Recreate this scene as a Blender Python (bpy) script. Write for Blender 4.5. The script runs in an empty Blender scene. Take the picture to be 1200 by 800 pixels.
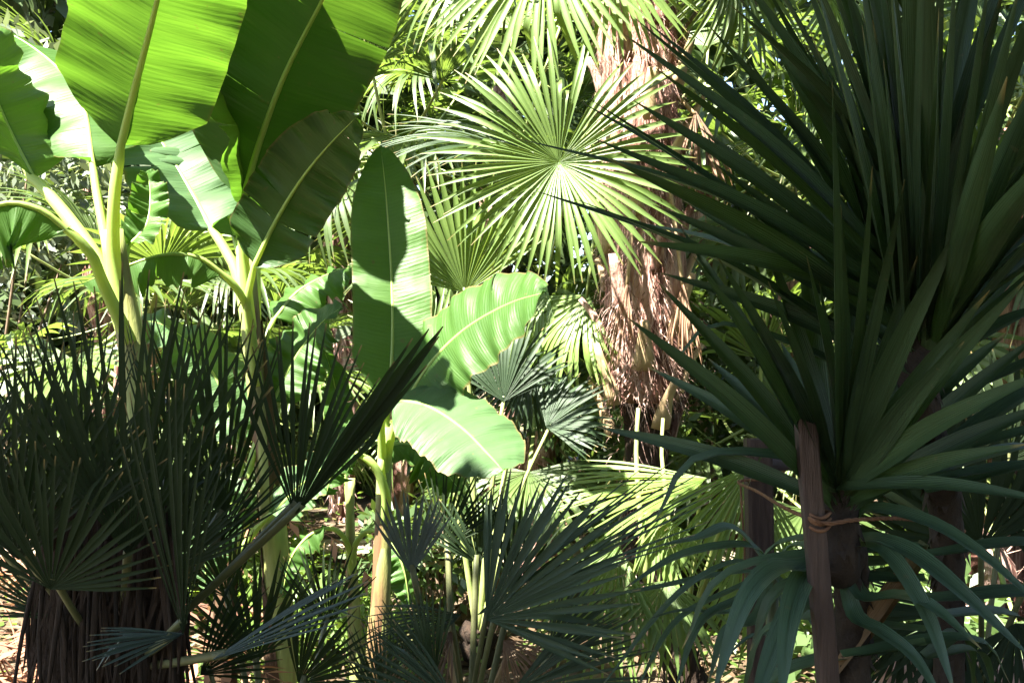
import bpy, math, random
from mathutils import Vector as V, Matrix
R_ = math.radians
rnd = random.Random(7)
sc = bpy.context.scene
col = sc.collection

# ------------------------------------------------------------------ camera
FPX = 1152.0                       # focal length in photo pixels (photo is 1200 wide)
CAM = V((0, 0, 1.5))
cd = bpy.data.cameras.new('camera'); cam = bpy.data.objects.new('camera', cd); col.objects.link(cam)
cam.location = CAM; cam.rotation_euler = (R_(90), 0, 0)
cd.sensor_width = 36; cd.lens = 36 * FPX / 1200; cd.clip_end = 500; cd.clip_start = 0.05
sc.camera = cam
def P(px, py, d):                  # point at distance d in front of the viewpoint
    return V(((px - 600) / FPX * d, d, 1.5 - (py - 400) / FPX * d))

# ------------------------------------------------------------------ light
SUN_EL, SUN_AZ = 56.0, 222.0       # azimuth clockwise from +Y: behind and to the left
ce = math.cos(R_(SUN_EL))
SUN = V((math.sin(R_(SUN_AZ)) * ce, math.cos(R_(SUN_AZ)) * ce, math.sin(R_(SUN_EL))))
sd = bpy.data.lights.new('sun', 'SUN'); so = bpy.data.objects.new('sun', sd); col.objects.link(so)
sd.energy = 5.0; sd.angle = R_(0.53); sd.color = (1.0, 0.95, 0.86)
so.rotation_euler = SUN.to_track_quat('Z', 'Y').to_euler(); so.location = (0, 0, 12)
w = bpy.data.worlds.new('World'); sc.world = w; w.use_nodes = True
nt = w.node_tree; bg = nt.nodes['Background']
sky = nt.nodes.new('ShaderNodeTexSky'); sky.sky_type = 'NISHITA'; sky.sun_disc = False
sky.sun_elevation = R_(SUN_EL); sky.sun_rotation = R_(SUN_AZ)
nt.links.new(sky.outputs[0], bg.inputs[0]); bg.inputs[1].default_value = 0.05
sc.view_settings.view_transform = 'Standard'; sc.view_settings.look = 'None'
sc.view_settings.exposure = 3.55; sc.view_settings.gamma = 1
cy = sc.cycles
cy.max_bounces = 8; cy.diffuse_bounces = 4; cy.glossy_bounces = 2; cy.transmission_bounces = 5; cy.transparent_max_bounces = 4
cy.sample_clamp_indirect = 6; cy.caustics_reflective = False; cy.caustics_refractive = False
cy.use_denoising = True

# ------------------------------------------------------------------ materials
def rgb(c): return (c[0], c[1], c[2], 1)
class NT:
    def __init__(s, name):
        s.m = bpy.data.materials.new(name); s.m.use_nodes = True
        s.t = s.m.node_tree; s.t.nodes.clear()
        s.out = s.n('ShaderNodeOutputMaterial')
    def n(s, k, **kw):
        x = s.t.nodes.new(k)
        for a, b in kw.items(): setattr(x, a, b)
        return x
    def l(s, a, b): s.t.links.new(a, b)
    def math(s, op, a, b=None, c=None):
        x = s.n('ShaderNodeMath', operation=op)
        for i, v in enumerate((a, b, c)):
            if v is None: continue
            if isinstance(v, (int, float)): x.inputs[i].default_value = v
            else: s.l(v, x.inputs[i])
        return x.outputs[0]
    def mix(s, f, a, b, mode='MIX'):
        x = s.n('ShaderNodeMix', data_type='RGBA', blend_type=mode)
        for i, v in ((0, f), (6, a), (7, b)):
            if isinstance(v, (int, float)): x.inputs[i].default_value = v
            elif isinstance(v, tuple): x.inputs[i].default_value = rgb(v)
            else: s.l(v, x.inputs[i])
        return x.outputs[2]
    def noise(s, vec, scale, detail=3, rough=.55):
        x = s.n('ShaderNodeTexNoise'); x.inputs['Scale'].default_value = scale
        x.inputs['Detail'].default_value = detail; x.inputs['Roughness'].default_value = rough
        if vec is not None: s.l(vec, x.inputs['Vector'])
        return x.outputs['Fac']
    def ramp(s, f, a, b):
        x = s.n('ShaderNodeMapRange'); x.clamp = True
        s.l(f, x.inputs[0]); x.inputs[1].default_value = a; x.inputs[2].default_value = b
        return x.outputs[0]
    def bump(s, h, st, dist=.01):
        x = s.n('ShaderNodeBump'); x.inputs['Strength'].default_value = st; x.inputs['Distance'].default_value = dist
        s.l(h, x.inputs['Height']); return x.outputs[0]

def leaf_mat(name, base, trans, tf=.4, rough=.38, spec=.5, kind='fan', tip=(.25, .18, .07), var=.35, stripe=None):
    b = NT(name)
    tc = b.n('ShaderNodeTexCoord'); uv = b.n('ShaderNodeSeparateXYZ'); b.l(tc.outputs['UV'], uv.inputs[0])
    u, v = uv.outputs[0], uv.outputs[1]
    oi = b.n('ShaderNodeObjectInfo')
    nz = b.noise(tc.outputs['Object'], 5.0, 4)
    mot = b.math('MULTIPLY_ADD', b.math('SUBTRACT', nz, .5), 1.6, b.math('MULTIPLY', oi.outputs['Random'], .9))
    mot = b.ramp(mot, -.3, 1.2)
    lo = tuple(x * (1 - var) for x in base); hi = (base[0] * (1 + var * 1.3), base[1] * (1 + var), base[2] * (1 + var * .5))
    c = b.mix(mot, lo, hi)
    tlo = tuple(x * (1 - var * .6) for x in trans); thi = (trans[0] * (1 + var), trans[1] * (1 + var * .6), trans[2])
    t = b.mix(mot, tlo, thi)
    if kind == 'fan':          # u across one segment, v along it
        mid = b.ramp(b.math('ABSOLUTE', b.math('SUBTRACT', u, .5)), .07, .0)
        c = b.mix(b.math('MULTIPLY', mid, .35), c, (base[0] * 2.2, base[1] * 1.9, base[2] * 1.8))
        fine = b.math('SINE', b.math('MULTIPLY', u, 60.0))
        tn = b.math('ADD', v, b.math('MULTIPLY', b.noise(tc.outputs['Object'], 14., 2), .12))
        tp = b.math('MULTIPLY', b.ramp(tn, .99, 1.06), .8)
        c = b.mix(tp, c, tip); t = b.mix(tp, t, tip)
        hgt = b.math('ADD', b.math('MULTIPLY', fine, .25), nz)
        nrm = b.bump(hgt, .25, .004)
    elif kind == 'banana':     # u from midrib to edge, v along the leaf
        cv = b.n('ShaderNodeCombineXYZ'); b.l(b.math('MULTIPLY', u, 1.3), cv.inputs[0]); b.l(b.math('MULTIPLY', v, 90.), cv.inputs[1])
        vn = b.noise(cv.outputs[0], 1.0, 3, .6)
        cv2 = b.n('ShaderNodeCombineXYZ'); b.l(b.math('MULTIPLY', u, .6), cv2.inputs[0]); b.l(b.math('MULTIPLY', v, 26.), cv2.inputs[1])
        vn2 = b.noise(cv2.outputs[0], 1.0, 2, .5)
        vs = b.math('SINE', b.math('MULTIPLY', v, 420.))
        f = b.ramp(b.math('ADD', b.math('MULTIPLY', vn, .7), b.math('ADD', b.math('MULTIPLY', vs, .05), b.math('MULTIPLY', vn2, .4))), .3, .85)
        c = b.mix(b.math('MULTIPLY', f, .5), c, (base[0] * 1.7, base[1] * 1.35, base[2] * 1.2))
        t = b.mix(b.math('MULTIPLY', f, .75), t, (trans[0] * .5, trans[1] * .6, trans[2] * .5))
        mid = b.math('MULTIPLY', b.ramp(u, .035, .0), .6)
        c = b.mix(mid, c, (.30, .36, .12)); t = b.mix(mid, t, (.3, .33, .05))
        ed = b.math('MULTIPLY', b.ramp(b.math('ADD', u, b.math('MULTIPLY', vn2, .10)), 1.0, 1.06), .8)
        c = b.mix(ed, c, (.16, .10, .04))
        spt = b.math('MULTIPLY', b.ramp(b.noise(tc.outputs['Object'], 38., 3), .66, .74), .55); c = b.mix(spt, c, (.11, .09, .035)); t = b.mix(spt, t, (.10, .08, .02))
        nrm = b.bump(b.math('ADD', b.math('MULTIPLY', vn, .8), b.math('ADD', vn2, b.math('MULTIPLY', vs, .07))), .3, .009)
    elif kind == 'sword':
        fine = b.math('SINE', b.math('MULTIPLY', u, 75.0))
        cv = b.n('ShaderNodeCombineXYZ'); b.l(b.math('MULTIPLY', u, 9.), cv.inputs[0]); b.l(b.math('MULTIPLY', v, 1.5), cv.inputs[1])
        st = b.noise(cv.outputs[0], 1.6, 3)
        c = b.mix(b.ramp(st, .35, .7), c, (base[0] * 2.4, base[1] * 2.1, base[2] * 2.0))
        pale = b.math('MULTIPLY', b.ramp(v, .16, .0), .7)
        c = b.mix(pale, c, (.07, .11, .045))
        tp = b.math('MULTIPLY', b.ramp(b.math('ADD', v, b.math('MULTIPLY', oi.outputs['Random'], .05)), .965, 1.02), .85); c = b.mix(tp, c, tip)
        sp = b.math('MULTIPLY', b.ramp(b.noise(tc.outputs['Object'], 60., 2), .68, .75), .5)
        c = b.mix(sp, c, (.10, .09, .05))
        nrm = b.bump(b.math('ADD', b.math('MULTIPLY', fine, .2), b.math('MULTIPLY', st, .6)), .3, .004)
    else:
        nrm = b.bump(nz, .3, .01)
    pr = b.n('ShaderNodeBsdfPrincipled'); b.l(c, pr.inputs['Base Color'])
    rr = b.math('MULTIPLY_ADD', b.noise(tc.outputs['Object'], 9., 3), .3, rough - .12); b.l(rr, pr.inputs['Roughness'])
    pr.inputs['Specular IOR Level'].default_value = spec
    b.l(nrm, pr.inputs['Normal'])
    tl = b.n('ShaderNodeBsdfTranslucent'); b.l(t, tl.inputs['Color']); b.l(nrm, tl.inputs['Normal'])
    mx = b.n('ShaderNodeMixShader'); mx.inputs[0].default_value = tf
    b.l(pr.outputs[0], mx.inputs[1]); b.l(tl.outputs[0], mx.inputs[2]); b.l(mx.outputs[0], b.out.inputs[0])
    return b.m

def plain_mat(name, c1, c2, scale=8., stretch=(1, 1, 1), rough=.8, spec=.3, bump=.5, c3=None, dist=.02, th=.52):
    b = NT(name)
    tc = b.n('ShaderNodeTexCoord'); mp = b.n('ShaderNodeMapping'); mp.inputs['Scale'].default_value = stretch
    b.l(tc.outputs['Object'], mp.inputs[0])
    n1 = b.noise(mp.outputs[0], scale, 6, .65)
    oi = b.n('ShaderNodeObjectInfo')
    f = b.ramp(b.math('ADD', n1, b.math('MULTIPLY', b.math('SUBTRACT', oi.outputs['Random'], .5), .2)), .3, .72)
    c = b.mix(f, c1, c2)
    if c3: c = b.mix(b.ramp(b.noise(mp.outputs[0], scale * .37, 3), th, th + .12), c, c3)
    pr = b.n('ShaderNodeBsdfPrincipled'); b.l(c, pr.inputs['Base Color'])
    pr.inputs['Roughness'].default_value = rough; pr.inputs['Specular IOR Level'].default_value = spec
    b.l(b.bump(n1, bump, dist), pr.inputs['Normal']); b.l(pr.outputs[0], b.out.inputs[0])
    return b.m

M = {}
M['banana'] = leaf_mat('banana_leaf_green', (.04, .10, .02), (.095, .215, .016), .45, .46, .3, 'banana', var=.25)
M['banana_shaded'] = leaf_mat('shaded_banana_leaf', (.024, .062, .016), (.07, .15, .012), .4, .38, .4, 'banana', var=.25)  # darker copy of the banana leaf green, shade put into the colour
M['banana_blue'] = leaf_mat('banana_leaf_bloom', (.045, .098, .038), (.10, .24, .03), .35, .48, .3, 'banana', var=.25)
M['stalk'] = leaf_mat('banana_stalk', (.31, .44, .12), (.46, .56, .10), .38, .42, .5, 'plain', var=.2)
M['stem'] = plain_mat('banana_stem', (.14, .17, .05), (.30, .32, .10), 7, (3, 3, .5), .55, .4, .4, (.10, .055, .025))
M['stem_dry'] = plain_mat('banana_dry_sheath', (.035, .02, .011), (.09, .052, .026), 9, (4, 4, .5), .85, .2, .8)
M['fan'] = leaf_mat('fan_leaf', (.10, .165, .045), (.24, .36, .06), .38, .36, .5)
M['fan_bg'] = leaf_mat('fan_leaf_far', (.06, .10, .032), (.15, .25, .04), .36, .36, .5, var=.5)
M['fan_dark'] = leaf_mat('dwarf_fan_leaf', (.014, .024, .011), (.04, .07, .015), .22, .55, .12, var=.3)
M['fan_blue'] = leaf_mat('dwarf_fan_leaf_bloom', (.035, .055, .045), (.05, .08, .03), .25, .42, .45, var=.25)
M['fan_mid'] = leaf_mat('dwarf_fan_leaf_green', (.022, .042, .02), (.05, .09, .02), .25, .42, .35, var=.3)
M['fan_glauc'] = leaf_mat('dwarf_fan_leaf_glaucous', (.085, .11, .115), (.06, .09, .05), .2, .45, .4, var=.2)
M['fan_dead'] = leaf_mat('dead_fan_leaf', (.23, .15, .11), (.2, .12, .07), .3, .7, .2, var=.4, tip=(.2, .12, .06))
M['petiole'] = plain_mat('palm_stalk', (.13, .18, .05), (.26, .28, .10), 8, (1, 1, 1), .45, .5, .2)
M['petiole_dark'] = plain_mat('dwarf_palm_stalk', (.05, .06, .02), (.10, .10, .04), 8, (1, 1, 1), .55, .4, .2)
M['petiole_dry'] = plain_mat('dry_palm_stalk', (.22, .15, .08), (.36, .27, .15), 8, (1, 1, 1), .7, .3, .3)
M['sword'] = leaf_mat('yucca_leaf', (.018, .036, .017), (.05, .11, .02), .2, .42, .3, 'sword', var=.6)
M['sword_dead'] = leaf_mat('dead_yucca_leaf', (.085, .06, .035), (.08, .05, .02), .2, .75, .15, 'sword', var=.4)
M['strap'] = leaf_mat('strap_leaf', (.025, .05, .03), (.09, .18, .03), .22, .36, .5, 'sword', var=.3)
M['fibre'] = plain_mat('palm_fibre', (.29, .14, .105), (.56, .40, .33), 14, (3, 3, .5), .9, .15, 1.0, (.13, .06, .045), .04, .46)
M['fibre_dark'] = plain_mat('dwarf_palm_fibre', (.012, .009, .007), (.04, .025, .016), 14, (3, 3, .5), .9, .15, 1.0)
M['bark'] = plain_mat('tree_bark', (.08, .055, .035), (.17, .12, .08), 9, (2, 2, .5), .9, .2, .8)
M['yucca_bark'] = plain_mat('yucca_bark', (.014, .010, .008), (.04, .028, .02), 9, (2, 2, 1.5), .9, .2, 1.0)
M['wood'] = plain_mat('weathered_wood', (.03, .020, .016), (.085, .054, .042), 12, (6, 6, .5), .8, .25, .7, (.05, .032, .026))
M['wood_dark'] = plain_mat('dark_wood', (.04, .026, .022), (.09, .06, .05), 12, (6, 6, .5), .85, .2, .7)
M['rail'] = plain_mat('grey_rail', (.05, .042, .05), (.09, .075, .085), 9, (1, 5, 5), .6, .3, .3)
M['rope'] = plain_mat('rope', (.12, .06, .035), (.22, .115, .065), 60, (1, 1, 1), .9, .1, .6, None, .003)
M['brick'] = plain_mat('brick', (.30, .17, .13), (.42, .27, .22), 25, (1, 1, 1), .9, .2, .5, (.36, .25, .21))
M['mortar'] = plain_mat('mortar', (.25, .23, .21), (.33, .30, .27), 30, (1, 1, 1), .95, .1, .4)
M['soil'] = plain_mat('leaf_mould_soil', (.035, .026, .018), (.12, .09, .06), 7, (1, 1, 1), .95, .1, 1.0, (.11, .12, .04), .05)
M['path'] = plain_mat('gravel_path', (.30, .24, .17), (.46, .38, .28), 40, (1, 1, 1), .95, .1, .8)
M['litter'] = leaf_mat('dead_leaf', (.085, .06, .04), (.09, .06, .03), .2, .8, .2, 'plain', var=.6)
M['dry_fern'] = leaf_mat('dry_fern', (.22, .12, .085), (.22, .12, .06), .3, .75, .2, 'plain', var=.45)
M['herb'] = leaf_mat('herb_leaf', (.07, .125, .028), (.2, .32, .04), .4, .42, .4, 'plain', var=.4)
M['shrub'] = leaf_mat('shrub_leaf', (.04, .075, .025), (.12, .2, .035), .35, .40, .5, 'plain', var=.5)
M['shrub_grey'] = leaf_mat('grey_shrub_leaf', (.10, .13, .085), (.15, .2, .08), .3, .5, .4, 'plain', var=.4)
M['tree_leaf'] = leaf_mat('tree_leaf', (.03, .06, .02), (.06, .12, .02), .25, .45, .4, 'plain', var=.4)
M['far'] = leaf_mat('far_leaf', (.03, .055, .02), (.07, .12, .025), .3, .45, .4, 'plain', var=.6)
M['bract'] = leaf_mat('red_sheath', (.20, .06, .045), (.2, .06, .035), .25, .6, .3, 'plain', var=.4)

# ------------------------------------------------------------------ mesh helpers
class MB:
    def __init__(s): s.v = []; s.f = []; s.uv = []
    def grid(s, rows, uvs, closed=False):
        b = len(s.v); n = len(rows[0])
        for r in rows: s.v += [tuple(p) for p in r]
        flat = [q for r in uvs for q in r]
        for i in range(len(rows) - 1):
            for j in range(n if closed else n - 1):
                k = (j + 1) % n
                a = (i * n + j, i * n + k, (i + 1) * n + k, (i + 1) * n + j)
                s.f.append(tuple(b + x for x in a)); s.uv += [flat[x] for x in a]
    def poly(s, pts, uvs):
        b = len(s.v); s.v += [tuple(p) for p in pts]; s.f.append(tuple(range(b, b + len(pts)))); s.uv += uvs
    def tube(s, pts, rad, n=8, cap=True, flat=1.0, nh=None):
        rows = []; uvs = []; ref = None
        for i, p in enumerate(pts):
            t = (pts[min(i + 1, len(pts) - 1)] - pts[max(i - 1, 0)])
            t = t.normalized() if t.length > 1e-9 else V((0, 0, 1))
            if ref is None: ref = nh or (V((1, 0, 0)) if abs(t.x) < .8 else V((0, 1, 0)))
            x = (ref - t * ref.dot(t)).normalized(); y = t.cross(x); ref = x
            r = rad[i]
            rows.append([p + x * (r * flat * math.cos(2 * math.pi * k / n)) + y * (r * math.sin(2 * math.pi * k / n)) for k in range(n)])
            uvs.append([(k / n, i / max(1, len(pts) - 1)) for k in range(n)])
        s.grid(rows, uvs, True)
        if cap:
            b = len(s.v) - n; s.f.append(tuple(range(b, b + n))); s.uv += uvs[-1]
            b = len(s.v) - n * len(pts); s.f.append(tuple(range(b + n - 1, b - 1, -1))); s.uv += uvs[0]
    def build(s, name, mat, parent=None, origin=None, smooth=True):
        me = bpy.data.meshes.new(name)
        o0 = origin or V((0, 0, 0))
        me.from_pydata([(p[0] - o0[0], p[1] - o0[1], p[2] - o0[2]) for p in s.v], [], s.f)
        ul = me.uv_layers.new(name='UVMap'); ul.data.foreach_set('uv', [c for q in s.uv for c in q])
        me.polygons.foreach_set('use_smooth', [smooth] * len(me.polygons))
        me.materials.append(mat); me.update()
        o = bpy.data.objects.new(name, me); col.objects.link(o)
        if parent is not None:
            o.parent = parent; wp = V(parent['_w']) if '_w' in parent else V((0, 0, 0))
            o.location = o0 - wp; o['_w'] = tuple(o0)
        else:
            o.location = o0; o['_w'] = tuple(o0)
        return o
def tag(o, label, cat, group=None, kind=None):
    if label: o['label'] = label
    if cat: o['category'] = cat
    if group: o['group'] = group
    if kind: o['kind'] = kind
    return o
def thing(name, loc, label, cat, group=None):
    o = bpy.data.objects.new(name, None); col.objects.link(o); o.location = loc; o['_w'] = tuple(loc); o.empty_display_size = .1
    return tag(o, label, cat, group)

def spline(pts, n):                # Catmull-Rom, n+1 samples, roughly even in length
    q = [pts[0] * 2 - pts[1]] + list(pts) + [pts[-1] * 2 - pts[-2]]
    dense = []
    for i in range(1, len(q) - 2):
        for k in range(16):
            t = k / 16
            a, b, c, d = q[i - 1], q[i], q[i + 1], q[i + 2]
            dense.append(.5 * ((2 * b) + (c - a) * t + (2 * a - 5 * b + 4 * c - d) * t * t + (3 * b - a - 3 * c + d) * t ** 3))
    dense.append(pts[-1])
    acc = [0]
    for i in range(1, len(dense)): acc.append(acc[-1] + (dense[i] - dense[i - 1]).length)
    out = []; j = 0
    for k in range(n + 1):
        s = acc[-1] * k / n
        while j < len(acc) - 2 and acc[j + 1] < s: j += 1
        f = (s - acc[j]) / max(1e-9, acc[j + 1] - acc[j]); out.append(dense[j].lerp(dense[j + 1], min(1, f)))
    return out
def lerp(a, b, t): return a + (b - a) * t

# ---- one fan blade (pleated centre, split tips) in a local frame: X middle segment, Z upper face
def fan_mesh(name, mat, R, nseg, spread, split=.42, cup=.18, droop=.25, fold=.6, seed=0, wide=1.0, side_len=.78, messy=.05, bent=.08, steps=10, grow=.62, waist=0.):
    r = random.Random(seed); mb = MB()
    da = R_(spread) / nseg
    for i in range(nseg):
        a = -R_(spread) / 2 + da * (i + .5); k = abs(2 * (i + .5) / nseg - 1)
        Ri = R * lerp(1, side_len, k ** 2) * (1 - waist * abs(math.sin(a))) * r.uniform(.92, 1.05)
        ca = cup + r.uniform(-messy, messy) * .8; aj = a + r.uniform(-messy, messy) * .5
        ts = split * r.uniform(.85, 1.15) * lerp(1, .75, k)
        dr = droop * r.uniform(.5, 1.6); bt = r.random() < bent
        tb = r.uniform(.5, .8)
        rows = []; uvs = []
        ws = None
        pos = V((0, 0, 0))
        prev = 0
        for j in range(steps + 1):
            t = (j / steps) ** .9
            aa = lerp(a, aj, min(1, t / max(ts, .01))) if t < ts else aj
            d = V((math.cos(aa) * math.cos(ca), math.sin(aa) * math.cos(ca), math.sin(ca)))
            sd_ = V((-math.sin(aa), math.cos(aa), 0)); up = d.cross(sd_)
            p = d * (Ri * t)
            q = max(0, (t - .35) / .65)
            p += V((0, 0, -1)) * (dr * Ri * q * q)
            if bt and t > tb: p += V((0, 0, -1)) * ((t - tb) * Ri * .9) - d * ((t - tb) * Ri * .45)
            tw = max(ts, grow)
            if t <= ts: hw = Ri * t * math.tan(da / 2) * 1.02 * wide
            elif t <= tw: hw = Ri * (ts + (t - ts) * .8) * math.tan(da / 2) * wide * .97
            else:
                s_ = (t - tw) / (1 - tw); hw = Ri * (ts + (tw - ts) * .8) * math.tan(da / 2) * wide * .97 * (1 - s_) ** .8 + .0006
            hw = max(hw, .0012)
            fd = fold * (1 if t < ts else lerp(1, .6, (t - ts) / (1 - ts)))
            rows.append([p + sd_ * hw + up * (hw * fd * .5), p - up * (hw * fd * .5), p - sd_ * hw + up * (hw * fd * .5)])
            uvs.append([(0, t), (.5, t), (1, t)])
        mb.grid(rows, uvs)
    me_o = mb.build(name, mat); me = me_o.data; bpy.data.objects.remove(me_o)
    return me
def orient(hub, xdir, face):
    x = xdir.normalized(); z = (face - x * face.dot(x)).normalized(); y = z.cross(x)
    m = Matrix((x, y, z)).transposed().to_4x4(); m.translation = hub
    return m
def place(me, name, m, parent):
    o = bpy.data.objects.new(name, me); col.objects.link(o); o.parent = parent
    o.matrix_local = Matrix.Translation(-V(parent['_w'])) @ m
    o['_w'] = tuple(m.translation); o['_m'] = 1
    return o
def petiole(frond, m, start, mat, r0=.011, r1=.006, sag=.1, n=10):
    hub = m.translation; L = (hub - start).length
    xd = m.to_3x3() @ V((1, 0, 0))
    pts = spline([start, start.lerp(hub, .55) + V((0, 0, sag * L)), hub + xd * .025], n)
    inv = m.inverted(); pts = [inv @ p for p in pts]
    mb = MB(); mb.tube(pts, [lerp(r0, r1, i / n) for i in range(n + 1)], 6, flat=1.5, nh=V((0, 1, 0)))
    o = mb.build('petiole', mat); o.parent = frond; o.location = (0, 0, 0)
    return o
FS = [0]
def frond(root, hub, tip, start, mat='fan', pmat='petiole', face=None, nseg=34, spread=170, label=None, sag=.08, r0=.011, **kw):
    hub = P(*hub); tip = P(*tip)
    FS[0] += 1
    R = (tip - hub).length
    f = V(face) if face is not None else (CAM - hub)
    m = orient(hub, tip - hub, f)
    me = fan_mesh('frond', M[mat], R, nseg, spread, seed=FS[0], **kw)
    o = place(me, 'frond', m, root)
    if label: o['label'] = label
    st = P(*start) if isinstance(start, tuple) else start
    if st is not None: petiole(o, m, st, M[pmat], r0=r0, sag=sag)
    return o

# ---- banana leaf: blade plus midrib running down into the stalk
def banana_leaf(root, stalk, mid, W, face, mat='banana', foldL=.35, foldR=.35, curve=-.5, wave=.02, tears=3, seed=1, r0=.02, label=None, tipw=.42, sweep=.16):
    r = random.Random(seed)
    sp = [P(*q) if isinstance(q, tuple) else q for q in stalk]; mp = [P(*q) if isinstance(q, tuple) else q for q in mid]
    N = 56; A = 10
    line = spline(mp, N)
    face = V(face)
    nL = sum((line[i + 1] - line[i]).length for i in range(N))
    mb = MB(); fr = []
    for i in range(N + 1):
        t = (line[min(i + 1, N)] - line[max(i - 1, 0)]).normalized()
        n = (face - t * face.dot(t)).normalized(); fr.append((line[i], t, n, t.cross(n)))
    def width(t):
        rise = min(1, (t / .13)) ** .55 if t < .13 else 1
        fall = 1 if t < tipw else max(0, 1 - ((t - tipw) / (1 - tipw)) ** 2.3)
        return W * rise * (fall ** .8) + .002
    for sgn, fo in ((1, foldL), (-1, foldR)):
        ts = sorted([0] + [r.randint(6, N - 6) for _ in range(tears)] + [N])
        ph = r.uniform(0, 6); fq = r.uniform(9, 15)
        for a, b in zip(ts[:-1], ts[1:]):
            if b - a < 1: continue
            rows = []; uvs = []; lobe = r.uniform(-.12, .12) if tears else 0
            deep = r.uniform(.25, .9)
            for i in range(a, b + 1):
                p, t, n, sd_ = fr[i]; tt = i / N; w = width(tt); row = []; uvr = []
                q = V(p); prev = 0
                pinch = 0
                if b - a > 1 and tears:
                    e0 = (i - a) if a > 0 else 9; e1 = (b - i) if b < N else 9
                    if e0 == 0: pinch = .5
                    if e1 == 0: pinch = -.5
                for k in range(A + 1):
                    s = k / A
                    if k:
                        ang = fo + curve * s * s + lobe * max(0, s - .15)
                        q = q + (sd_ * sgn * math.cos(ang) + n * math.sin(ang)) * (w / A)
                    g = max(0, s - (1 - deep)) if pinch else 0
                    wv = wave * s * (math.sin(tt * fq * 2.1 + ph + s) + .6 * math.sin(tt * fq * 5.3 + ph * 2 + 2 * s)) + r.uniform(-1, 1) * .0022 * s
                    row.append(q + n * wv + t * (sweep * w * s ** 1.6) + t * (pinch * g * nL / N * 1.1)); uvr.append((s, tt))
                rows.append(row if sgn > 0 else row[::-1]); uvs.append(uvr if sgn > 0 else uvr[::-1])
            mb.grid(rows, uvs)
    o = mb.build('leaf', M[mat], root, origin=line[0])
    if label: o['label'] = label
    pts = spline(sp + [mp[0]], 14)[:-1] + [fr[i][0] - fr[i][2] * (.35 * r0 * (1 - i / N)) for i in range(0, N - 1, 3)]
    n = len(pts); rad = [r0 * (lerp(1.35, .8, i / 14) if i < 14 else lerp(.66, .07, (i - 14) / max(1, n - 15))) for i in range(n)]
    mr = MB(); mr.tube(pts, rad, 8)
    c = mr.build('midrib', M['stalk'], o, origin=pts[0])
    return o

# ---- sword leaf (yucca / strap leaves)
def sword(root, pts, W, mat='sword', fold=.5, face=None, name='leaf', wprof='sword', n=14):
    line = spline(pts, n); mb = MB(); rows = []; uvs = []
    face = face if face is not None else V((0, 0, 1))
    for i, p in enumerate(line):
        t = (line[min(i + 1, n)] - line[max(i - 1, 0)]).normalized()
        nn = (face - t * face.dot(t))
        nn = nn.normalized() if nn.length > 1e-6 else V((0, -1, 0))
        sd_ = t.cross(nn); q = i / n
        w = W * (lerp(.62, 1, min(1, q / .35)) if q < .35 else (1 - ((q - .35) / .65) ** 1.9)) * .5 + .0007
        rows.append([p + sd_ * (w * s) + nn * (abs(s) ** 1.5 * w * fold) for s in (-1, -.5, 0, .5, 1)])
        uvs.append([(s, q) for s in (0, .25, .5, .75, 1)])
    mb.grid(rows, uvs)
    return mb.build(name, M[mat], root, origin=line[0])

# ---- scattered small leaves
def leaflet(mb, c, d, nrm, L, W, r):
    d = d.normalized(); s = d.cross(nrm); s = s.normalized() if s.length > 1e-6 else V((1, 0, 0)); n = s.cross(d)
    b = n * (L * .12)
    mb.poly([c, c + d * L * .45 + s * W * .5 - b * .2, c + d * L - b, c + d * L * .45 - s * W * .5 - b * .2], [(.5, 0), (1, .5), (.5, 1), (0, .5)])
def rv(r): 
    while 1:
        q = V((r.uniform(-1, 1), r.uniform(-1, 1), r.uniform(-1, 1)))
        if .05 < q.length < 1: return q
def crown_leaves(mb, centers, n, L, r, flat=.6, up=.5):
    for _ in range(n):
        c, rad = r.choice(centers); q = rv(r); q = q.normalized() * (q.length ** .5)
        p = c + V((q.x, q.y, q.z * flat)) * rad
        d = (q + rv(r) * .8 + V((0, 0, -.2))); l = L * r.uniform(.6, 1.3)
        leaflet(mb, p, d, (V((0, 0, up)) + rv(r) * .7), l, l * r.uniform(.35, .55), r)

# ================================================================== SETTING
def sheet(name, pts, mat, z, kind='structure'):
    mb = MB(); mb.poly([V((x, y, z)) for x, y in pts], [(x, y) for x, y in pts]); return tag(mb.build(name, M[mat]), None, None, None, kind)
mb = MB(); rows = []; uvs = []
gx = [-60, -30, -15, -9] + [-7 + .5 * i for i in range(29)] + [9, 15, 30, 60]; gy = [-40, -20, -10, -6] + [-4 + .5 * i for i in range(33)] + [14, 20, 40, 70]
def gz(x, y): return .03 * math.sin(x * 1.7 + y) + .025 * math.sin(y * 2.3 - x * .8) if abs(x) < 8 and -5 < y < 13 else 0
for y in gy: rows.append([V((x, y, gz(x, y) - .03)) for x in gx]); uvs.append([(x, y) for x in gx])
mb.grid(rows, uvs); tag(mb.build('ground', M['soil']), 'brown leaf-littered garden soil', None, None, 'structure')
mb = MB(); rows = []; uvs = []
for i in range(25):
    x = -5 + i * .4; yc = 6.75 + .12 * math.sin(x * .9)
    rows.append([V((x, yc - .42, .065)), V((x, yc - .2, .085)), V((x, yc + .25, .085)), V((x, yc + .5, .065))]); uvs.append([(x, k) for k in (0, .3, .7, 1)])
mb.grid(rows, uvs); tag(mb.build('path', M['path']), 'pale gravel path crossing behind the banana stems', None, None, 'structure')

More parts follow.
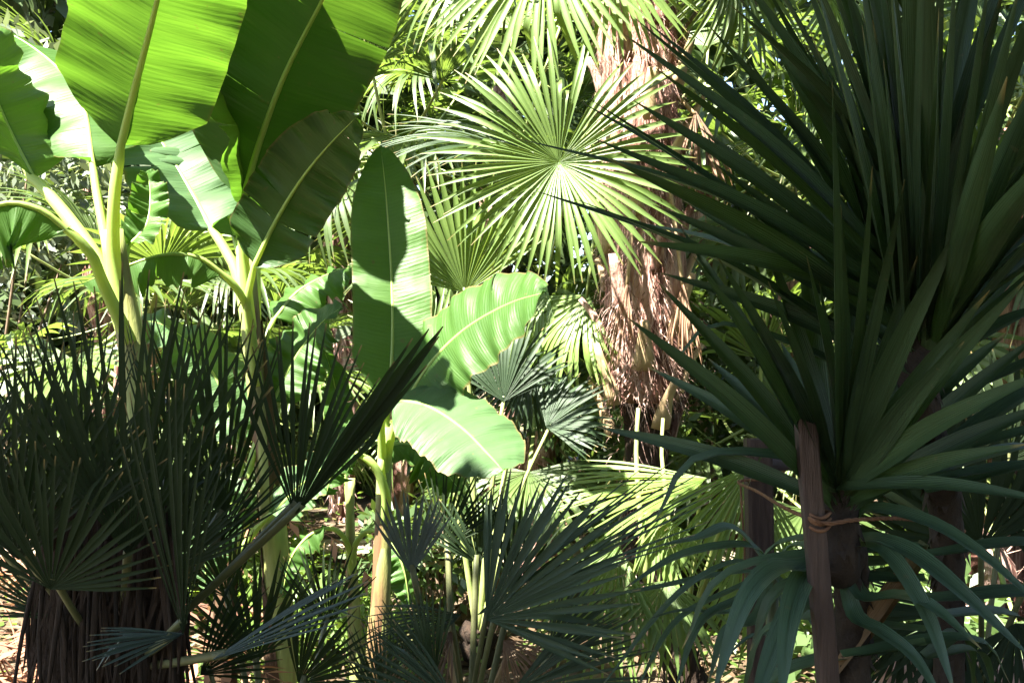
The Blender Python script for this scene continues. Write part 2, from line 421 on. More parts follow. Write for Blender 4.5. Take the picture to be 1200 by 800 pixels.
r = random.Random(3); mb = MB()
for _ in range(9000):
    y = r.uniform(3, 9); x = r.uniform(-1, 1) * y * .62
    if 6.3 < y < 7.3 and r.random() < .6: continue
    c = V((x, y, gz(x, y) - .02 + (.1 if 6.3 < y < 7.3 else r.uniform(0, .05)))); d = V((r.uniform(-1, 1), r.uniform(-1, 1), r.uniform(-.2, .5)))
    l = r.uniform(.04, .14); leaflet(mb, c, d, V((0, 0, 1)) + rv(r) * .5, l, l * r.uniform(.2, .6), r)
tag(mb.build('leaf_litter', M['litter']), 'fallen brown leaves scattered over the garden soil', 'leaf litter', None, 'stuff')

r = random.Random(13); mb = MB()
for _ in range(5500):
    y = r.uniform(3.4, 8.6); x = r.uniform(-1, .75) * y * .6
    if 6.25 < y < 7.3 or math.sin(x * 3.1 + y) + math.sin(y * 4.3 - x * 2.2) < -.1: continue
    c = V((x, y, gz(x, y) + r.uniform(0, .2))); l = r.uniform(.03, .085)
    leaflet(mb, c, V((r.uniform(-1, 1), r.uniform(-1, 1), r.uniform(-.1, .7))), V((0, 0, 1)) + rv(r) * .5, l, l * r.uniform(.4, .7), r)
tag(mb.build('ground_cover', M['herb']), 'low green ground cover between the stems', 'ground cover', None, 'stuff')

def log(name, a, b, rad, mat, label, cat, seed=0, group=None):
    r = random.Random(seed); pts = spline([a, a.lerp(b, .35) + rv(r) * rad * .6, a.lerp(b, .7) + rv(r) * rad * .6, b], 12)
    mb = MB(); mb.tube(pts, [rad * r.uniform(.88, 1.1) for _ in pts], 10); return tag(mb.build(name, M[mat], origin=a), label, cat, group)
log('edging_log', P(300, 634, 7.35), P(520, 631, 7.35), .035, 'wood', 'long thin log edging the far side of the pale path', 'log', 1)
log('edging_log', P(300, 661, 6.2) + V((0, 0, .03)), P(520, 657, 6.2) + V((0, 0, .03)), .03, 'wood', 'long thin log edging the near side of the pale path', 'log', 2)

# ================================================================== BANANA PLANTS
def banana(label, stem_pts, rads, mat='stem', sheath=None):
    pts = [P(*q) for q in stem_pts]; base = V((pts[-1].x, pts[-1].y, -.06)); pts = pts + [base]
    t = thing('banana_plant', base, label, 'banana plant', 'banana plants on the left')
    line = spline(pts, 24); rr = random.Random(len(label)); n = len(line)
    rad = [lerp(rads[0], rads[1], i / (n - 1)) for i in range(n)]
    mb = MB(); mb.tube(line, rad, 14); mb.build('stem', M[mat], t, origin=base)
    # overlapping leaf sheaths clasping the stem
    for k in range(4):
        i0 = 3 + k * 4; i1 = min(n - 1, i0 + 8); rows = []; uvs = []; a0 = rr.uniform(0, 6)
        for i in range(i0, i1 + 1):
            rw = []; q = (i - i0) / (i1 - i0)
            for j in range(9):
                a = a0 + (j / 8 - .5) * lerp(.8, 3.6, q ** .6); rr_ = rad[i] * (1.05 + .10 * (1 - q) * (1 - q))
                rw.append(line[i] + V((math.cos(a), math.sin(a), 0)) * rr_)
            if i == i1: rw = [p - V((0, 0, rr.uniform(.0, .11))) for p in rw]
            rows.append(rw); uvs.append([(j / 8, q) for j in range(9)])
        mb = MB(); mb.grid(rows, uvs); mb.build('sheath', M['stem_dry' if rr.random() < (sheath or .3) else mat], t, origin=rows[0][4])
    return t

DB = 3.0
A = banana('leftmost banana plant, with blazing white stalks and one big glowing leaf', [(131, 270, DB + .1), (140, 330, DB + .1), (158, 430, DB + .1), (165, 600, DB + .1)], (.035, .075))
up = V((0, -.75, .66))
banana_leaf(A, [(150, 400, DB + .1), (134, 310, DB + .06), (134, 230, DB)], [(142, 172, DB - .02), (158, 105, DB - .12), (180, 20, DB - .3), (200, -70, DB - .52), (212, -150, DB - .8)], .222, V((.05, .75, .66)), foldL=.10, foldR=.22, curve=-.25, wave=.012, tears=2, seed=11, r0=.02, label='large upright leaf glowing bright green with sun behind it')
banana_leaf(A, [(150, 400, DB + .12), (122, 320, DB + .12), (85, 262, DB + .15)], [(38, 206, DB + .2), (10, 150, DB + .22), (-30, 60, DB + .15), (-90, -40, DB)], .2, V((.8, -.2, .6)), foldL=.5, foldR=.35, curve=-.6, tears=2, seed=12, r0=.022, label='leaf on a white stalk leaning left out of the picture')
banana_leaf(A, [(152, 400, DB + .05), (120, 330, DB - .05), (108, 300, DB - .1)], [(80, 268, DB - .15), (45, 243, DB - .2), (0, 238, DB - .25), (-60, 270, DB - .35), (-110, 340, DB - .45)], .17, V((.1, -.45, .8)), foldL=-.5, foldR=-.9, curve=-.4, tears=2, seed=13, r0=.017, label='arching leaf with a yellow midrib drooping to the left')
banana_leaf(A, [(150, 400, DB + .14), (128, 300, DB + .16), (114, 230, DB + .2)], [(108, 190, DB + .24), (96, 120, DB + .4), (60, 72, DB + .55), (0, 34, DB + .6), (-70, 20, DB + .6)], .19, V((.0, -.3, .95)), foldL=-.2, foldR=-.3, curve=-.4, tears=3, seed=14, r0=.016, label='pale leaf arching left high behind the big leaf')
banana_leaf(A, [(152, 400, DB + .1), (146, 320, DB + .12)], [(150, 288, DB + .15), (172, 262, DB + .2), (176, 225, DB + .25), (172, 200, DB + .28)], .07, V((.3, -.8, .5)), foldL=.7, foldR=.5, curve=-.3, tears=1, seed=15, r0=.012, label='small curled young leaf')
DE = 3.42
B = banana('banana plant with two big dark upright leaves overlapping left of centre', [(288, 300, DE + .15), (292, 360, DE + .15), (302, 450, DE + .15), (322, 630, DE + .15), (330, 790, DE + .15)], (.034, .06), sheath=1.0)
banana_leaf(B, [(300, 440, DE + .15), (288, 330, DE + .1), (284, 270, DE + .05)], [(286, 232, DE), (305, 165, DE - .08), (335, 85, DE - .2), (378, 0, DE - .36), (410, -70, DE - .55), (430, -130, DE - .75)], 0.254, V((.1, .75, .62)), mat='banana_shaded', foldL=.12, foldR=.2, curve=-.3, wave=.014, tears=2, seed=21, r0=.019, label='broad dark upright leaf hiding the stem top')
banana_leaf(B, [(302, 450, DE + .12), (292, 380, DE + .02), (290, 350, DE - .03)], [(298, 312, DE - .06), (322, 262, DE - .1), (352, 212, DE - .18), (384, 172, DE - .28), (420, 135, DE - .4)], 0.141, V((.25, .8, .55)), mat='banana_shaded', foldL=.15, foldR=.1, curve=-.35, wave=.014, tears=2, seed=22, r0=.014, label='olive leaf below the broad dark leaf')
banana_leaf(B, [(300, 440, DE + .2), (280, 330, DE + .25), (265, 295, DE + .28)], [(248, 268, DE + .32), (222, 220, DE + .42), (192, 170, DE + .5), (160, 120, DE + .55), (120, 70, DE + .6)], 0.226, V((.3, -.7, .65)), mat='banana_blue', foldL=.25, foldR=.3, curve=-.4, tears=2, seed=23, r0=.021, label='blue-green leaf leaning left behind the others')
banana_leaf(B, [(302, 450, DE + .2), (296, 370, DE + .25), (284, 310, DE + .35)], [(276, 280, DE + .42), (258, 220, DE + .52), (235, 160, DE + .6), (222, 100, DE + .65), (215, 60, DE + .68)], 0.226, V((.3, -.75, .6)), mat='banana_blue', foldL=.15, foldR=.2, curve=-.35, tears=1, seed=24, r0=.017, label='blue-green leaf between the two big leaves')
banana_leaf(B, [(300, 440, DE + .1), (292, 372, DE + .02), (282, 345, DE - .05)], [(262, 320, DE - .1), (232, 300, DE - .15), (190, 298, DE - .2), (140, 314, DE - .22), (96, 332, DE - .22)], 0.096, V((0, -.3, .95)), foldL=-.5, foldR=-.95, curve=-.5, wave=.02, tears=2, seed=25, r0=.015, label='low leaf folded over its yellow midrib towards the left plant')
banana_leaf(B, [(300, 440, DE + .25), (300, 340, DE + .45), (300, 200, DE + .6)], [(302, 120, DE + .65), (312, 60, DE + .62), (322, 0, DE + .55), (335, -70, DE + .4)], 0.158, V((.0, .7, .7)), foldL=.2, foldR=.2, curve=-.3, tears=1, seed=26, r0=.016, label='lit leaf standing in the gap between the big leaves')
banana_leaf(B, [(302, 450, DE + .22), (310, 400, DE + .25)], [(322, 372, DE + .3), (350, 340, DE + .38), (392, 318, DE + .45), (425, 312, DE + .5)], 0.113, V((.1, -.5, .85)), foldL=-.2, foldR=-.4, curve=-.5, tears=1, seed=27, r0=.012, label='small low leaf reaching right')
banana_leaf(B, [(300, 440, DE + .2), (292, 300, DE + .25)], [V((-.90, 3.55, 1.95)), V((-.93, 3.3, 2.5)), V((-.92, 2.95, 2.75)), V((-.90, 2.75, 2.80)), V((-.88, 2.55, 2.82))], .27, V((-.37, -.3, .83)), foldL=.1, foldR=.1, curve=-.3, tears=1, seed=28, r0=.02, label='added leaf above the frame, placed to shade the leaves below')  # extra leaf above the frame, added to cast shade on the leaves below
DC = 3.1
Cc = banana('young banana plant with two broad leaves spreading right and one upright leaf', [(452, 500, DC), (450, 560, DC), (447, 680, DC), (440, 800, DC)], (.022, .038))
banana_leaf(Cc, [(450, 560, DC), (452, 520, DC), (452, 490, DC)], [(456, 470, DC - .08), (460, 400, DC - .04), (459, 330, DC + .02), (454, 250, DC + .10), (450, 205, DC + .15), (446, 172, DC + .18)], .122, V((.1, -.93, .35)), foldL=.25, foldR=.12, curve=-.2, wave=.006, tears=0, seed=31, r0=.013, tipw=.55, sweep=.2, label='tall upright leaf, shaded at the tip and lit below')
banana_leaf(Cc, [(450, 560, DC), (460, 505, DC - .05)], [(478, 466, DC - .08), (505, 424, DC - .12), (545, 385, DC - .18), (595, 356, DC - .26), (640, 342, DC - .36)], .155, V((-.45, -.85, .4)), foldL=.1, foldR=-.1, curve=-.35, wave=.012, tears=1, seed=32, r0=.012, label='leaf spreading up to the right towards the palm trunk')
banana_leaf(Cc, [(450, 560, DC), (447, 505, DC - .08), (450, 478, DC - .14)], [(462, 468, DC - .18), (500, 475, DC - .24), (540, 500, DC - .34), (575, 535, DC - .44), (590, 552, DC - .50)], .14, V((.05, -.72, .70)), mat='banana_blue', foldL=.05, foldR=-.1, curve=-.3, wave=.008, tears=0, seed=33, r0=.011, tipw=.6, label='broad drooping leaf with a smooth waxy face')
banana_leaf(Cc, [(450, 570, DC), (446, 545, DC - .05)], [(452, 522, DC + .05), (478, 520, DC + .1), (510, 540, DC + .12), (540, 575, DC + .12)], .1, V((.1, -.6, .7)), foldL=-.2, foldR=-.3, curve=-.5, tears=2, seed=34, r0=.011, label='yellowish torn leaf under the broad one')
banana_leaf(Cc, [(450, 620, DC), (452, 580, DC - .06), (440, 548, DC - .1)], [(425, 533, DC - .12), (408, 528, DC - .12), (392, 545, DC - .12), (382, 580, DC - .1)], .05, V((0, -.4, .8)), foldL=-.6, foldR=-.8, curve=-.5, tears=1, seed=35, r0=.014)
Dd = banana('slim banana sucker with a green stem in front of the pale path', [(412, 560, 3.6), (410, 620, 3.6), (414, 700, 3.6), (418, 800, 3.6)], (.014, .03))
banana_leaf(Dd, [(411, 640, 3.6), (408, 590, 3.6)], [(405, 560, 3.6), (398, 500, 3.62), (392, 450, 3.6), (380, 410, 3.5)], .06, V((.2, -.8, .5)), foldL=.6, foldR=.5, curve=-.2, tears=1, seed=41, r0=.01)
banana_leaf(Dd, [(413, 680, 3.6), (408, 640, 3.55), (396, 622, 3.5)], [(380, 618, 3.45), (360, 628, 3.42), (340, 655, 3.4), (330, 700, 3.4)], .06, V((0, -.3, .9)), foldL=-.5, foldR=-.7, curve=-.3, tears=1, seed=42, r0=.01)
banana_leaf(Dd, [(413, 680, 3.6), (416, 640, 3.55), (430, 622, 3.5)], [(444, 622, 3.45), (462, 640, 3.42), (474, 670, 3.4), (480, 710, 3.4)], .07, V((0, -.3, .9)), foldL=-.4, foldR=-.6, curve=-.3, tears=1, seed=43, r0=.01)
E = banana('half hidden banana plant with blue-green low leaves behind the dark fan palm', [(285, 560, 3.5), (270, 640, 3.5), (262, 740, 3.5)], (.03, .05), mat='stem_dry')
banana_leaf(E, [(270, 660, 3.5), (285, 620, 3.42)], [(300, 600, 3.35), (270, 590, 3.25), (245, 625, 3.15), (240, 690, 3.1)], .1, V((.2, -.8, .5)), mat='banana_blue', foldL=-.1, foldR=-.3, curve=-.3, tears=1, seed=51, r0=.012)
banana_leaf(E, [(270, 660, 3.5), (300, 620, 3.5)], [(320, 600, 3.48), (350, 570, 3.45), (385, 540, 3.4), (400, 500, 3.38)], .1, V((.1, -.7, .6)), mat='banana_blue', foldL=.1, foldR=-.1, curve=-.3, tears=1, seed=52, r0=.012)
banana_leaf(E, [(275, 620, 3.5), (282, 560, 3.52)], [(280, 520, 3.55), (262, 460, 3.6), (230, 410, 3.6), (190, 380, 3.55), (150, 375, 3.5)], .15, V((.1, -.5, .8)), mat='banana_blue', foldL=-.1, foldR=-.2, curve=-.3, tears=2, seed=53, r0=.013)
banana_leaf(E, [(280, 600, 3.5), (300, 520, 3.55)], [(320, 470, 3.6), (345, 420, 3.65), (375, 380, 3.65), (400, 360, 3.6)], .14, V((.1, -.7, .7)), mat='banana', foldL=.1, foldR=-.2, curve=-.3, tears=2, seed=54, r0=.013)
# ================================================================== THE TALL FAN PALM (hero frond + shaggy trunk)
DT = 4.9
tb = V((P(752, 400, DT).x, DT, -.05)); crown = V((tb.x + .03, DT, 3.75))
T = thing('fan_palm', tb, 'tall fan palm with a shaggy pinkish fibre trunk and one large sunlit round frond', 'palm tree')
r = random.Random(21); mb = MB(); pts = []; rad = []
for i in range(41):
    q = i / 40; z = lerp(-.05, 3.8, q); pts.append(V((tb.x + .03 * math.sin(q * 5), DT + .02 * math.sin(q * 7), z)))
    rad.append((.115 if z < 1.15 else lerp(.15, .195, min(1, (z - 1.15) / .2))) * r.uniform(.93, 1.07))
mb.tube(pts[:14], rad[:14], 18); mb.build('trunk', M['fibre_dark'], T, origin=tb); mb = MB(); mb.tube(pts[13:], rad[13:], 18); mb.build('fibre_mantle', M['fibre'], T, origin=pts[13])  # dark fibre on the lower trunk paints in the shade there
def tr(z): return .13 if z < 1.05 else lerp(.155, .20, min(1, (z - 1.05) / .3))
mb = MB()
for _ in range(9500):               # matted hairs
    z = r.uniform(.25, 3.75); a = r.uniform(0, 6.283); q = tr(z)
    if z < 1.2 and r.random() < .9: continue
    out = V((math.cos(a), math.sin(a), 0)); p = V((tb.x, DT, z)) + out * q * .93; l = r.uniform(.05, .2)
    e = p + out * r.uniform(.0, .07) + V((r.uniform(-.05, .05), r.uniform(-.05, .05), -l * r.uniform(.5, 1) if r.random() < .75 else l * .4)); s = V((-out.y, out.x, 0)) * r.uniform(.001, .0028)
    m_ = p.lerp(e, .5) + out * .015
    mb.poly([p - s, p + s, m_ + s, m_ - s], [(0, 0), (1, 0), (1, .5), (0, .5)]); mb.poly([m_ - s, m_ + s, e], [(0, .5), (1, .5), (.5, 1)])
mb.build('fibre', M['fibre'], T, origin=tb)
for k in range(46):                  # old leaf bases
    z = 1.05 + k * .057; a = k * 2.4 + .4; out = V((math.cos(a), math.sin(a), 0)); s = V((-out.y, out.x, 0)); p = V((tb.x, DT, z)) + out * (tr(z) * .9)
    mb = MB(); L = r.uniform(.1, .22); pts = spline([p - V((0, 0, .08)), p + out * .05 + V((0, 0, .05)), p + out * (.09 + .05 * r.random()) + V((0, 0, L))], 5)
    mb.tube(pts, [.034, .032, .026, .02, .017, .014], 6, flat=1.7, nh=s); mb.build('leaf_base', M['petiole_dry' if k % 3 else 'fibre'], T, origin=p)
cw = lambda dx=0, dz=0, dy=0: crown + V((dx, dy, dz))
# hero frond: two fans of segments in one blade, seen face-on, lower half hanging
frond(T, (655, 190, 4.15), (588, 332, 4.08), (800, 78, 4.75), nseg=64, spread=348, waist=-.08, split=.36, cup=.30, droop=.24, fold=.95, grow=.6, face=(.08, -.9, .36), side_len=1.02, messy=.06, bent=.06, label='large round sunlit frond facing the viewer', pmat='petiole', sag=.04, wide=.9)
frond(T, (640, -70, 4.3), (600, 112, 4.25), cw(), nseg=34, spread=170, face=(-.2, -.8, .5), droop=.1, fold=.9, cup=.15)
frond(T, (712, -60, 4.35), (735, 80, 4.3), cw(), nseg=34, spread=180, face=(.1, -.9, .4), droop=.1, fold=.9)
frond(T, (560, -60, 4.6), (478, 62, 4.6), cw(), nseg=32, spread=160, face=(-.3, -.7, .6), fold=.9, droop=.15)
frond(T, (612, 178, 4.85), (436, 158, 4.8), cw(-.15, 0, .2), mat='fan_mid', nseg=30, spread=95, face=(-.1, -.5, .86), fold=.9, droop=.2)  # darker blade material stands in for shade on this frond
frond(T, (860, -50, 4.8), (850, 90, 4.7), cw(), nseg=34, spread=170, face=(.4, -.7, .5), fold=.9)
frond(T, (960, -30, 5.2), (1010, 110, 5.2), cw(), nseg=34, spread=170, face=(.5, -.6, .5), fold=.9)
frond(T, (450, -40, 5.2), (380, 60, 5.3), cw(), nseg=32, spread=160, face=(-.3, -.5, .8))
frond(T, (690, 345, 5.0), (610, 470, 4.95), cw(-.1, -.6, .1), nseg=30, spread=120, face=(-.5, -.7, .3), droop=.3, fold=.9, label='old dark frond hanging beside the trunk')
frond(T, (640, 330, 5.15), (560, 430, 5.1), cw(-.1, -.6, .1), nseg=28, spread=110, face=(-.4, -.8, .3), droop=.3)
for hub, tip, sp in [((735, 330, 4.66), (726, 430, 4.62), 34), ((800, 330, 4.68), (804, 440, 4.66), 34), ((815, 130, 4.8), (832, 250, 4.75), 50)]:
    frond(T, hub, tip, cw(0, -1.0, -.1), mat='fan_dead', pmat='petiole_dry', nseg=18, spread=sp, droop=.2, fold=1.0, messy=.2, bent=.4, split=.2, label='withered brown frond pressed against the trunk')
for a in range(10):                  # the rest of the crown, above the frame
    an = a * .63 + .3; e = .5 + .5 * ((a * 37) % 10) / 10; d = V((math.cos(an), math.sin(an), 0)); hub = crown + d * .55 + V((0, 0, .5 * e))
    m = orient(hub, d + V((0, 0, .1)), V((0, 0, 1)) - d * .2); me = fan_mesh('frond', M['fan'], .55, 32, 190, seed=900 + a)
    if SUN.dot(d) < .2 or a % 2: petiole(place(me, 'frond', m, T), m, crown, M['petiole'])

# ================================================================== MIDDLE FAN PALMS
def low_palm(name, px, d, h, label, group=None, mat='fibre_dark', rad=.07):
    p = P(px, 400, d); base = V((p.x, d, -.05)); t = thing(name, base, label, 'palm', group)
    mb = MB(); n = 12; pts = [base + V((.02 * math.sin(i), 0, (h + .05) * i / n)) for i in range(n + 1)]; mb.tube(pts, [rad * (1 + .12 * ((i * 7) % 3 - 1)) for i in range(n + 1)], 12)
    rr = random.Random(int(px))
    for _ in range(int(260 * h)):
        z = rr.uniform(.02, h); a = rr.uniform(0, 6.3); o = V((math.cos(a), math.sin(a), 0)); q = base + V((0, 0, z)) + o * rad; e = q + o * rr.uniform(.02, .07) + V((0, 0, rr.uniform(.05, .2))); s = V((-o.y, o.x, 0)) * .008
        mb.poly([q - s, q + s, e], [(0, 0), (1, 0), (.5, 1)])
    mb.build('trunk', M[mat], t, origin=base); return t, base + V((0, 0, h))
G, gc = low_palm('fan_palm', 560, 4.75, .12, 'fan palm whose upright lit frond stands just left of the big round frond')
frond(G, (545, 343, 4.55), (520, 190, 4.5), gc, nseg=26, spread=135, face=(-.1, -.85, .5), split=.5, droop=.06, fold=1.0, side_len=.85, label='upright sunlit frond opening like a hand fan')
frond(G, (590, 470, 4.6), (600, 360, 4.7), gc, mat='fan_mid', nseg=26, spread=130, face=(0, -.6, .8))  # darker blades on this palm paint in the shade below the round frond
frond(G, (500, 420, 4.7), (430, 330, 4.7), gc, nseg=26, spread=140, face=(-.3, -.6, .7))
frond(G, (640, 500, 4.6), (715, 455, 4.6), gc, mat='fan_mid', nseg=28, spread=150, face=(.3, -.6, .7))
frond(G, (620, 430, 4.9), (600, 520, 4.8), gc, mat='fan_mid', nseg=26, spread=150, face=(.1, -.8, .5), droop=.3)
H, hc = low_palm('fan_palm', 800, 3.75, .35, 'fan palm with a folded, brightly lit frond low in front of the shaggy trunk')
frond(H, (828, 560, 3.7), (640, 625, 3.55), hc, nseg=28, spread=75, face=(-.35, -.45, .82), split=.6, droop=.08, fold=.95, label='brightly lit frond spreading left below the trunk')
frond(H, (770, 600, 3.6), (800, 705, 3.5), hc, nseg=20, spread=80, face=(-.3, -.8, .5), split=.7, droop=.1, fold=.7, label='broad lit frond folded downwards')
frond(H, (725, 640, 3.5), (675, 820, 3.4), hc, nseg=30, spread=100, face=(-.3, -.85, .4), split=.45, droop=.2, fold=.9)
frond(H, (880, 545, 3.4), (838, 700, 3.3), hc, nseg=30, spread=95, face=(-.2, -.9, .2), droop=.15, fold=.9, label='shaded frond hanging straight down left of the dark post')
frond(H, (870, 640, 3.5), (930, 780, 3.4), hc, nseg=28, spread=130, face=(.1, -.9, .3), droop=.3)
frond(H, (780, 680, 3.45), (770, 800, 3.3), hc, nseg=28, spread=140, face=(0, -.9, .3), droop=.3)
for a, b, c in [((750, 600, 4.1), (748, 478, 4.2), .014), ((781, 585, 4.1), (777, 490, 4.2), .012)]:   # two young unopened spears
    mb = MB(); pts = spline([P(*a) + V((.03, 0, -.3)), P(*a), P(*a).lerp(P(*b), .55) + V((-.012, 0, 0)), P(*b)], 8); mb.tube(pts, [c * (1 - .4 * i / 8) for i in range(9)], 8); mb.build('spear', M['petiole'], H, origin=pts[0])

# ================================================================== DARK DWARF FAN PALMS IN FRONT
DL = 2.0
Lp, lc = low_palm('dwarf_fan_palm', 140, 2.2, .82, 'dark dwarf fan palm filling the lower left with stiff upright blades', 'dwarf fan palms in front', rad=.085)
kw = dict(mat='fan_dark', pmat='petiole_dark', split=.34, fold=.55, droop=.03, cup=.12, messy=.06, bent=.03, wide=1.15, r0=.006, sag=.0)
kn = {**kw, 'wide': .95, 'grow': .5}
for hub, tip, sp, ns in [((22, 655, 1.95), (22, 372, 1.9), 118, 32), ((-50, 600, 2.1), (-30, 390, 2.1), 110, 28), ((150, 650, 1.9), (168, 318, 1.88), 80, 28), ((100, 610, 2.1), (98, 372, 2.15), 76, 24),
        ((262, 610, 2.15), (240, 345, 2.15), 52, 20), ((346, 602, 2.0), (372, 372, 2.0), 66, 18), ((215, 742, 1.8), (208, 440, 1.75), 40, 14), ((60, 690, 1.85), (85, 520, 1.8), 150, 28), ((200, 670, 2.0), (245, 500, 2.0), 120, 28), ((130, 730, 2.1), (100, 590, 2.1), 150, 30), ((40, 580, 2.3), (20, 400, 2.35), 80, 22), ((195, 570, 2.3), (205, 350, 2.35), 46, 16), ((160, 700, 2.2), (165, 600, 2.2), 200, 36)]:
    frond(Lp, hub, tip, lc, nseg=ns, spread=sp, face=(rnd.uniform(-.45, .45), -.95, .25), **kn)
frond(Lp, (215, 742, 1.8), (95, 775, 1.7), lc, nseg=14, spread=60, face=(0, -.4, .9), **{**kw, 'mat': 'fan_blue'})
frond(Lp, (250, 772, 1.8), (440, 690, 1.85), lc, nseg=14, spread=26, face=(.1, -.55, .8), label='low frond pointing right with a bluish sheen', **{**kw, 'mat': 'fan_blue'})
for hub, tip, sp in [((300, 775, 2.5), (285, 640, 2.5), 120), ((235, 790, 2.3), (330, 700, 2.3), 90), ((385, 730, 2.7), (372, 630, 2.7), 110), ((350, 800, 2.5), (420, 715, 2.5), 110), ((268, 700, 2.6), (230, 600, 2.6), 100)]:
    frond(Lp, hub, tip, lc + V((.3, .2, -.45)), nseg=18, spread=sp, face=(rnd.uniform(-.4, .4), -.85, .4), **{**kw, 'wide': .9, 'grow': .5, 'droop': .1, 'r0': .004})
# solid folded frond whose blades run up to the right
frond(Lp, (346, 602, 1.97), (508, 385, 1.95), lc, nseg=7, spread=16, face=(.5, -.8, .2), label='narrow frond folded shut and pointing up to the right', **{**kw, 'split': .7, 'wide': 1.5})
r = random.Random(8)
for k in range(70):
    px = r.uniform(45, 215); mb = MB(); a = P(px, r.uniform(600, 670), r.uniform(1.95, 2.3)); b = a + V((r.uniform(-.07, .07), r.uniform(-.08, .02), -r.uniform(.25, .55))); q_ = r.uniform(.6, 1.5)
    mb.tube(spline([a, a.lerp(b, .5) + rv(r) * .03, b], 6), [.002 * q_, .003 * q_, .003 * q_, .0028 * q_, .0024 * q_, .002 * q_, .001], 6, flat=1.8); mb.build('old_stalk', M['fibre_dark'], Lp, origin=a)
mb = MB()
for k in range(1600):
    a = P(r.uniform(55, 205), r.uniform(590, 720), r.uniform(2.0, 2.35)); e = a + V((r.uniform(-.05, .05), r.uniform(-.05, .03), -r.uniform(.1, .35))); q_ = a.lerp(e, .5) + rv(r) * .02; w_ = V((r.uniform(.002, .005), 0, 0))
    mb.poly([a - w_, a + w_, q_ + w_, q_ - w_], [(0, 0), (1, 0), (1, .5), (0, .5)]); mb.poly([q_ - w_, q_ + w_, e], [(0, .5), (1, .5), (.5, 1)])
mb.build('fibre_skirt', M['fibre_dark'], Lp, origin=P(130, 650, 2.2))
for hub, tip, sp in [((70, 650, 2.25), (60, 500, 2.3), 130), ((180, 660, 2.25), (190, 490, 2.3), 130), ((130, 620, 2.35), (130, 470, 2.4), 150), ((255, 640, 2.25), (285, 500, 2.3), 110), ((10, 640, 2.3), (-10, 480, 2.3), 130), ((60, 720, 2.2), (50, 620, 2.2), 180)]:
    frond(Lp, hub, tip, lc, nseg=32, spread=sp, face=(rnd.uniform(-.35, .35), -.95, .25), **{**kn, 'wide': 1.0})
Mp, mc = low_palm('dwarf_fan_palm', 545, 2.6, .34, 'dark dwarf fan palm in the bottom centre with blades raking up to the right', 'dwarf fan palms in front', rad=.08)
k2 = {**kw, 'fold': .8, 'wide': .78, 'grow': .5}
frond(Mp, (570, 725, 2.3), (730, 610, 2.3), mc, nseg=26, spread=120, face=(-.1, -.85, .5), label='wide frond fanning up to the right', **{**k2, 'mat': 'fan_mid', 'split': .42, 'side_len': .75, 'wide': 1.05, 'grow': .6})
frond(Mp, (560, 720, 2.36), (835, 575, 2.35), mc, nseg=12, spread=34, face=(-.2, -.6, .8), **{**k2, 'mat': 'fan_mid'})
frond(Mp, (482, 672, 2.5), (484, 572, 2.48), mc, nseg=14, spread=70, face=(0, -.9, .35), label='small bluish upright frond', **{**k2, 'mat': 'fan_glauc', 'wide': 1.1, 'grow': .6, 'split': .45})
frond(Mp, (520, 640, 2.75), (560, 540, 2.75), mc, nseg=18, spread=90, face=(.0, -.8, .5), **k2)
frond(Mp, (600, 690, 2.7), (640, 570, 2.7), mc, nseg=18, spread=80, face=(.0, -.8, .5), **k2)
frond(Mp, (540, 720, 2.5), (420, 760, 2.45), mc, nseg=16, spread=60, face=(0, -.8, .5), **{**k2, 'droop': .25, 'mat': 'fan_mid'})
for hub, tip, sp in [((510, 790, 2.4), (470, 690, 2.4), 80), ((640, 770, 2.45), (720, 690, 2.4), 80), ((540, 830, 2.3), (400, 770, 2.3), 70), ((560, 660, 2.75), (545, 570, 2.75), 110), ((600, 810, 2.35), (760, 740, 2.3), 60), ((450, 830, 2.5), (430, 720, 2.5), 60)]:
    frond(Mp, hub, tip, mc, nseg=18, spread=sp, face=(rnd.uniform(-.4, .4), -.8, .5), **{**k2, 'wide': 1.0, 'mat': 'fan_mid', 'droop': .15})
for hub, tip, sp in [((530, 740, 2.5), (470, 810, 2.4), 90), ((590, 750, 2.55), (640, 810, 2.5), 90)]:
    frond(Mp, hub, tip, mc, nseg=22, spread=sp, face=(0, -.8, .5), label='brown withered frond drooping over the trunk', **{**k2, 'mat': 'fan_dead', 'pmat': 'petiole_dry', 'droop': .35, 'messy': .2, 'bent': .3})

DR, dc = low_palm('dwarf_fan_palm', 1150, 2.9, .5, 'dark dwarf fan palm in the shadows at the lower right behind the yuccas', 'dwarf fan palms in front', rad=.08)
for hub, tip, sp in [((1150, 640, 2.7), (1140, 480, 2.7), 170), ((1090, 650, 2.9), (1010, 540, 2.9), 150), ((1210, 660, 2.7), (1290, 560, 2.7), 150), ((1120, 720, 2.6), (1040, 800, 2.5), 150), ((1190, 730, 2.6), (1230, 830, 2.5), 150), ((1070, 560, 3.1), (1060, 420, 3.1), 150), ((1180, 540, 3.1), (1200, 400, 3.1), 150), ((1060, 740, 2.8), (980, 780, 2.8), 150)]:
    frond(DR, hub, tip, dc, nseg=26, spread=sp, face=(rnd.uniform(-.3, .3), -.9, .4), **{**kw, 'droop': .12})
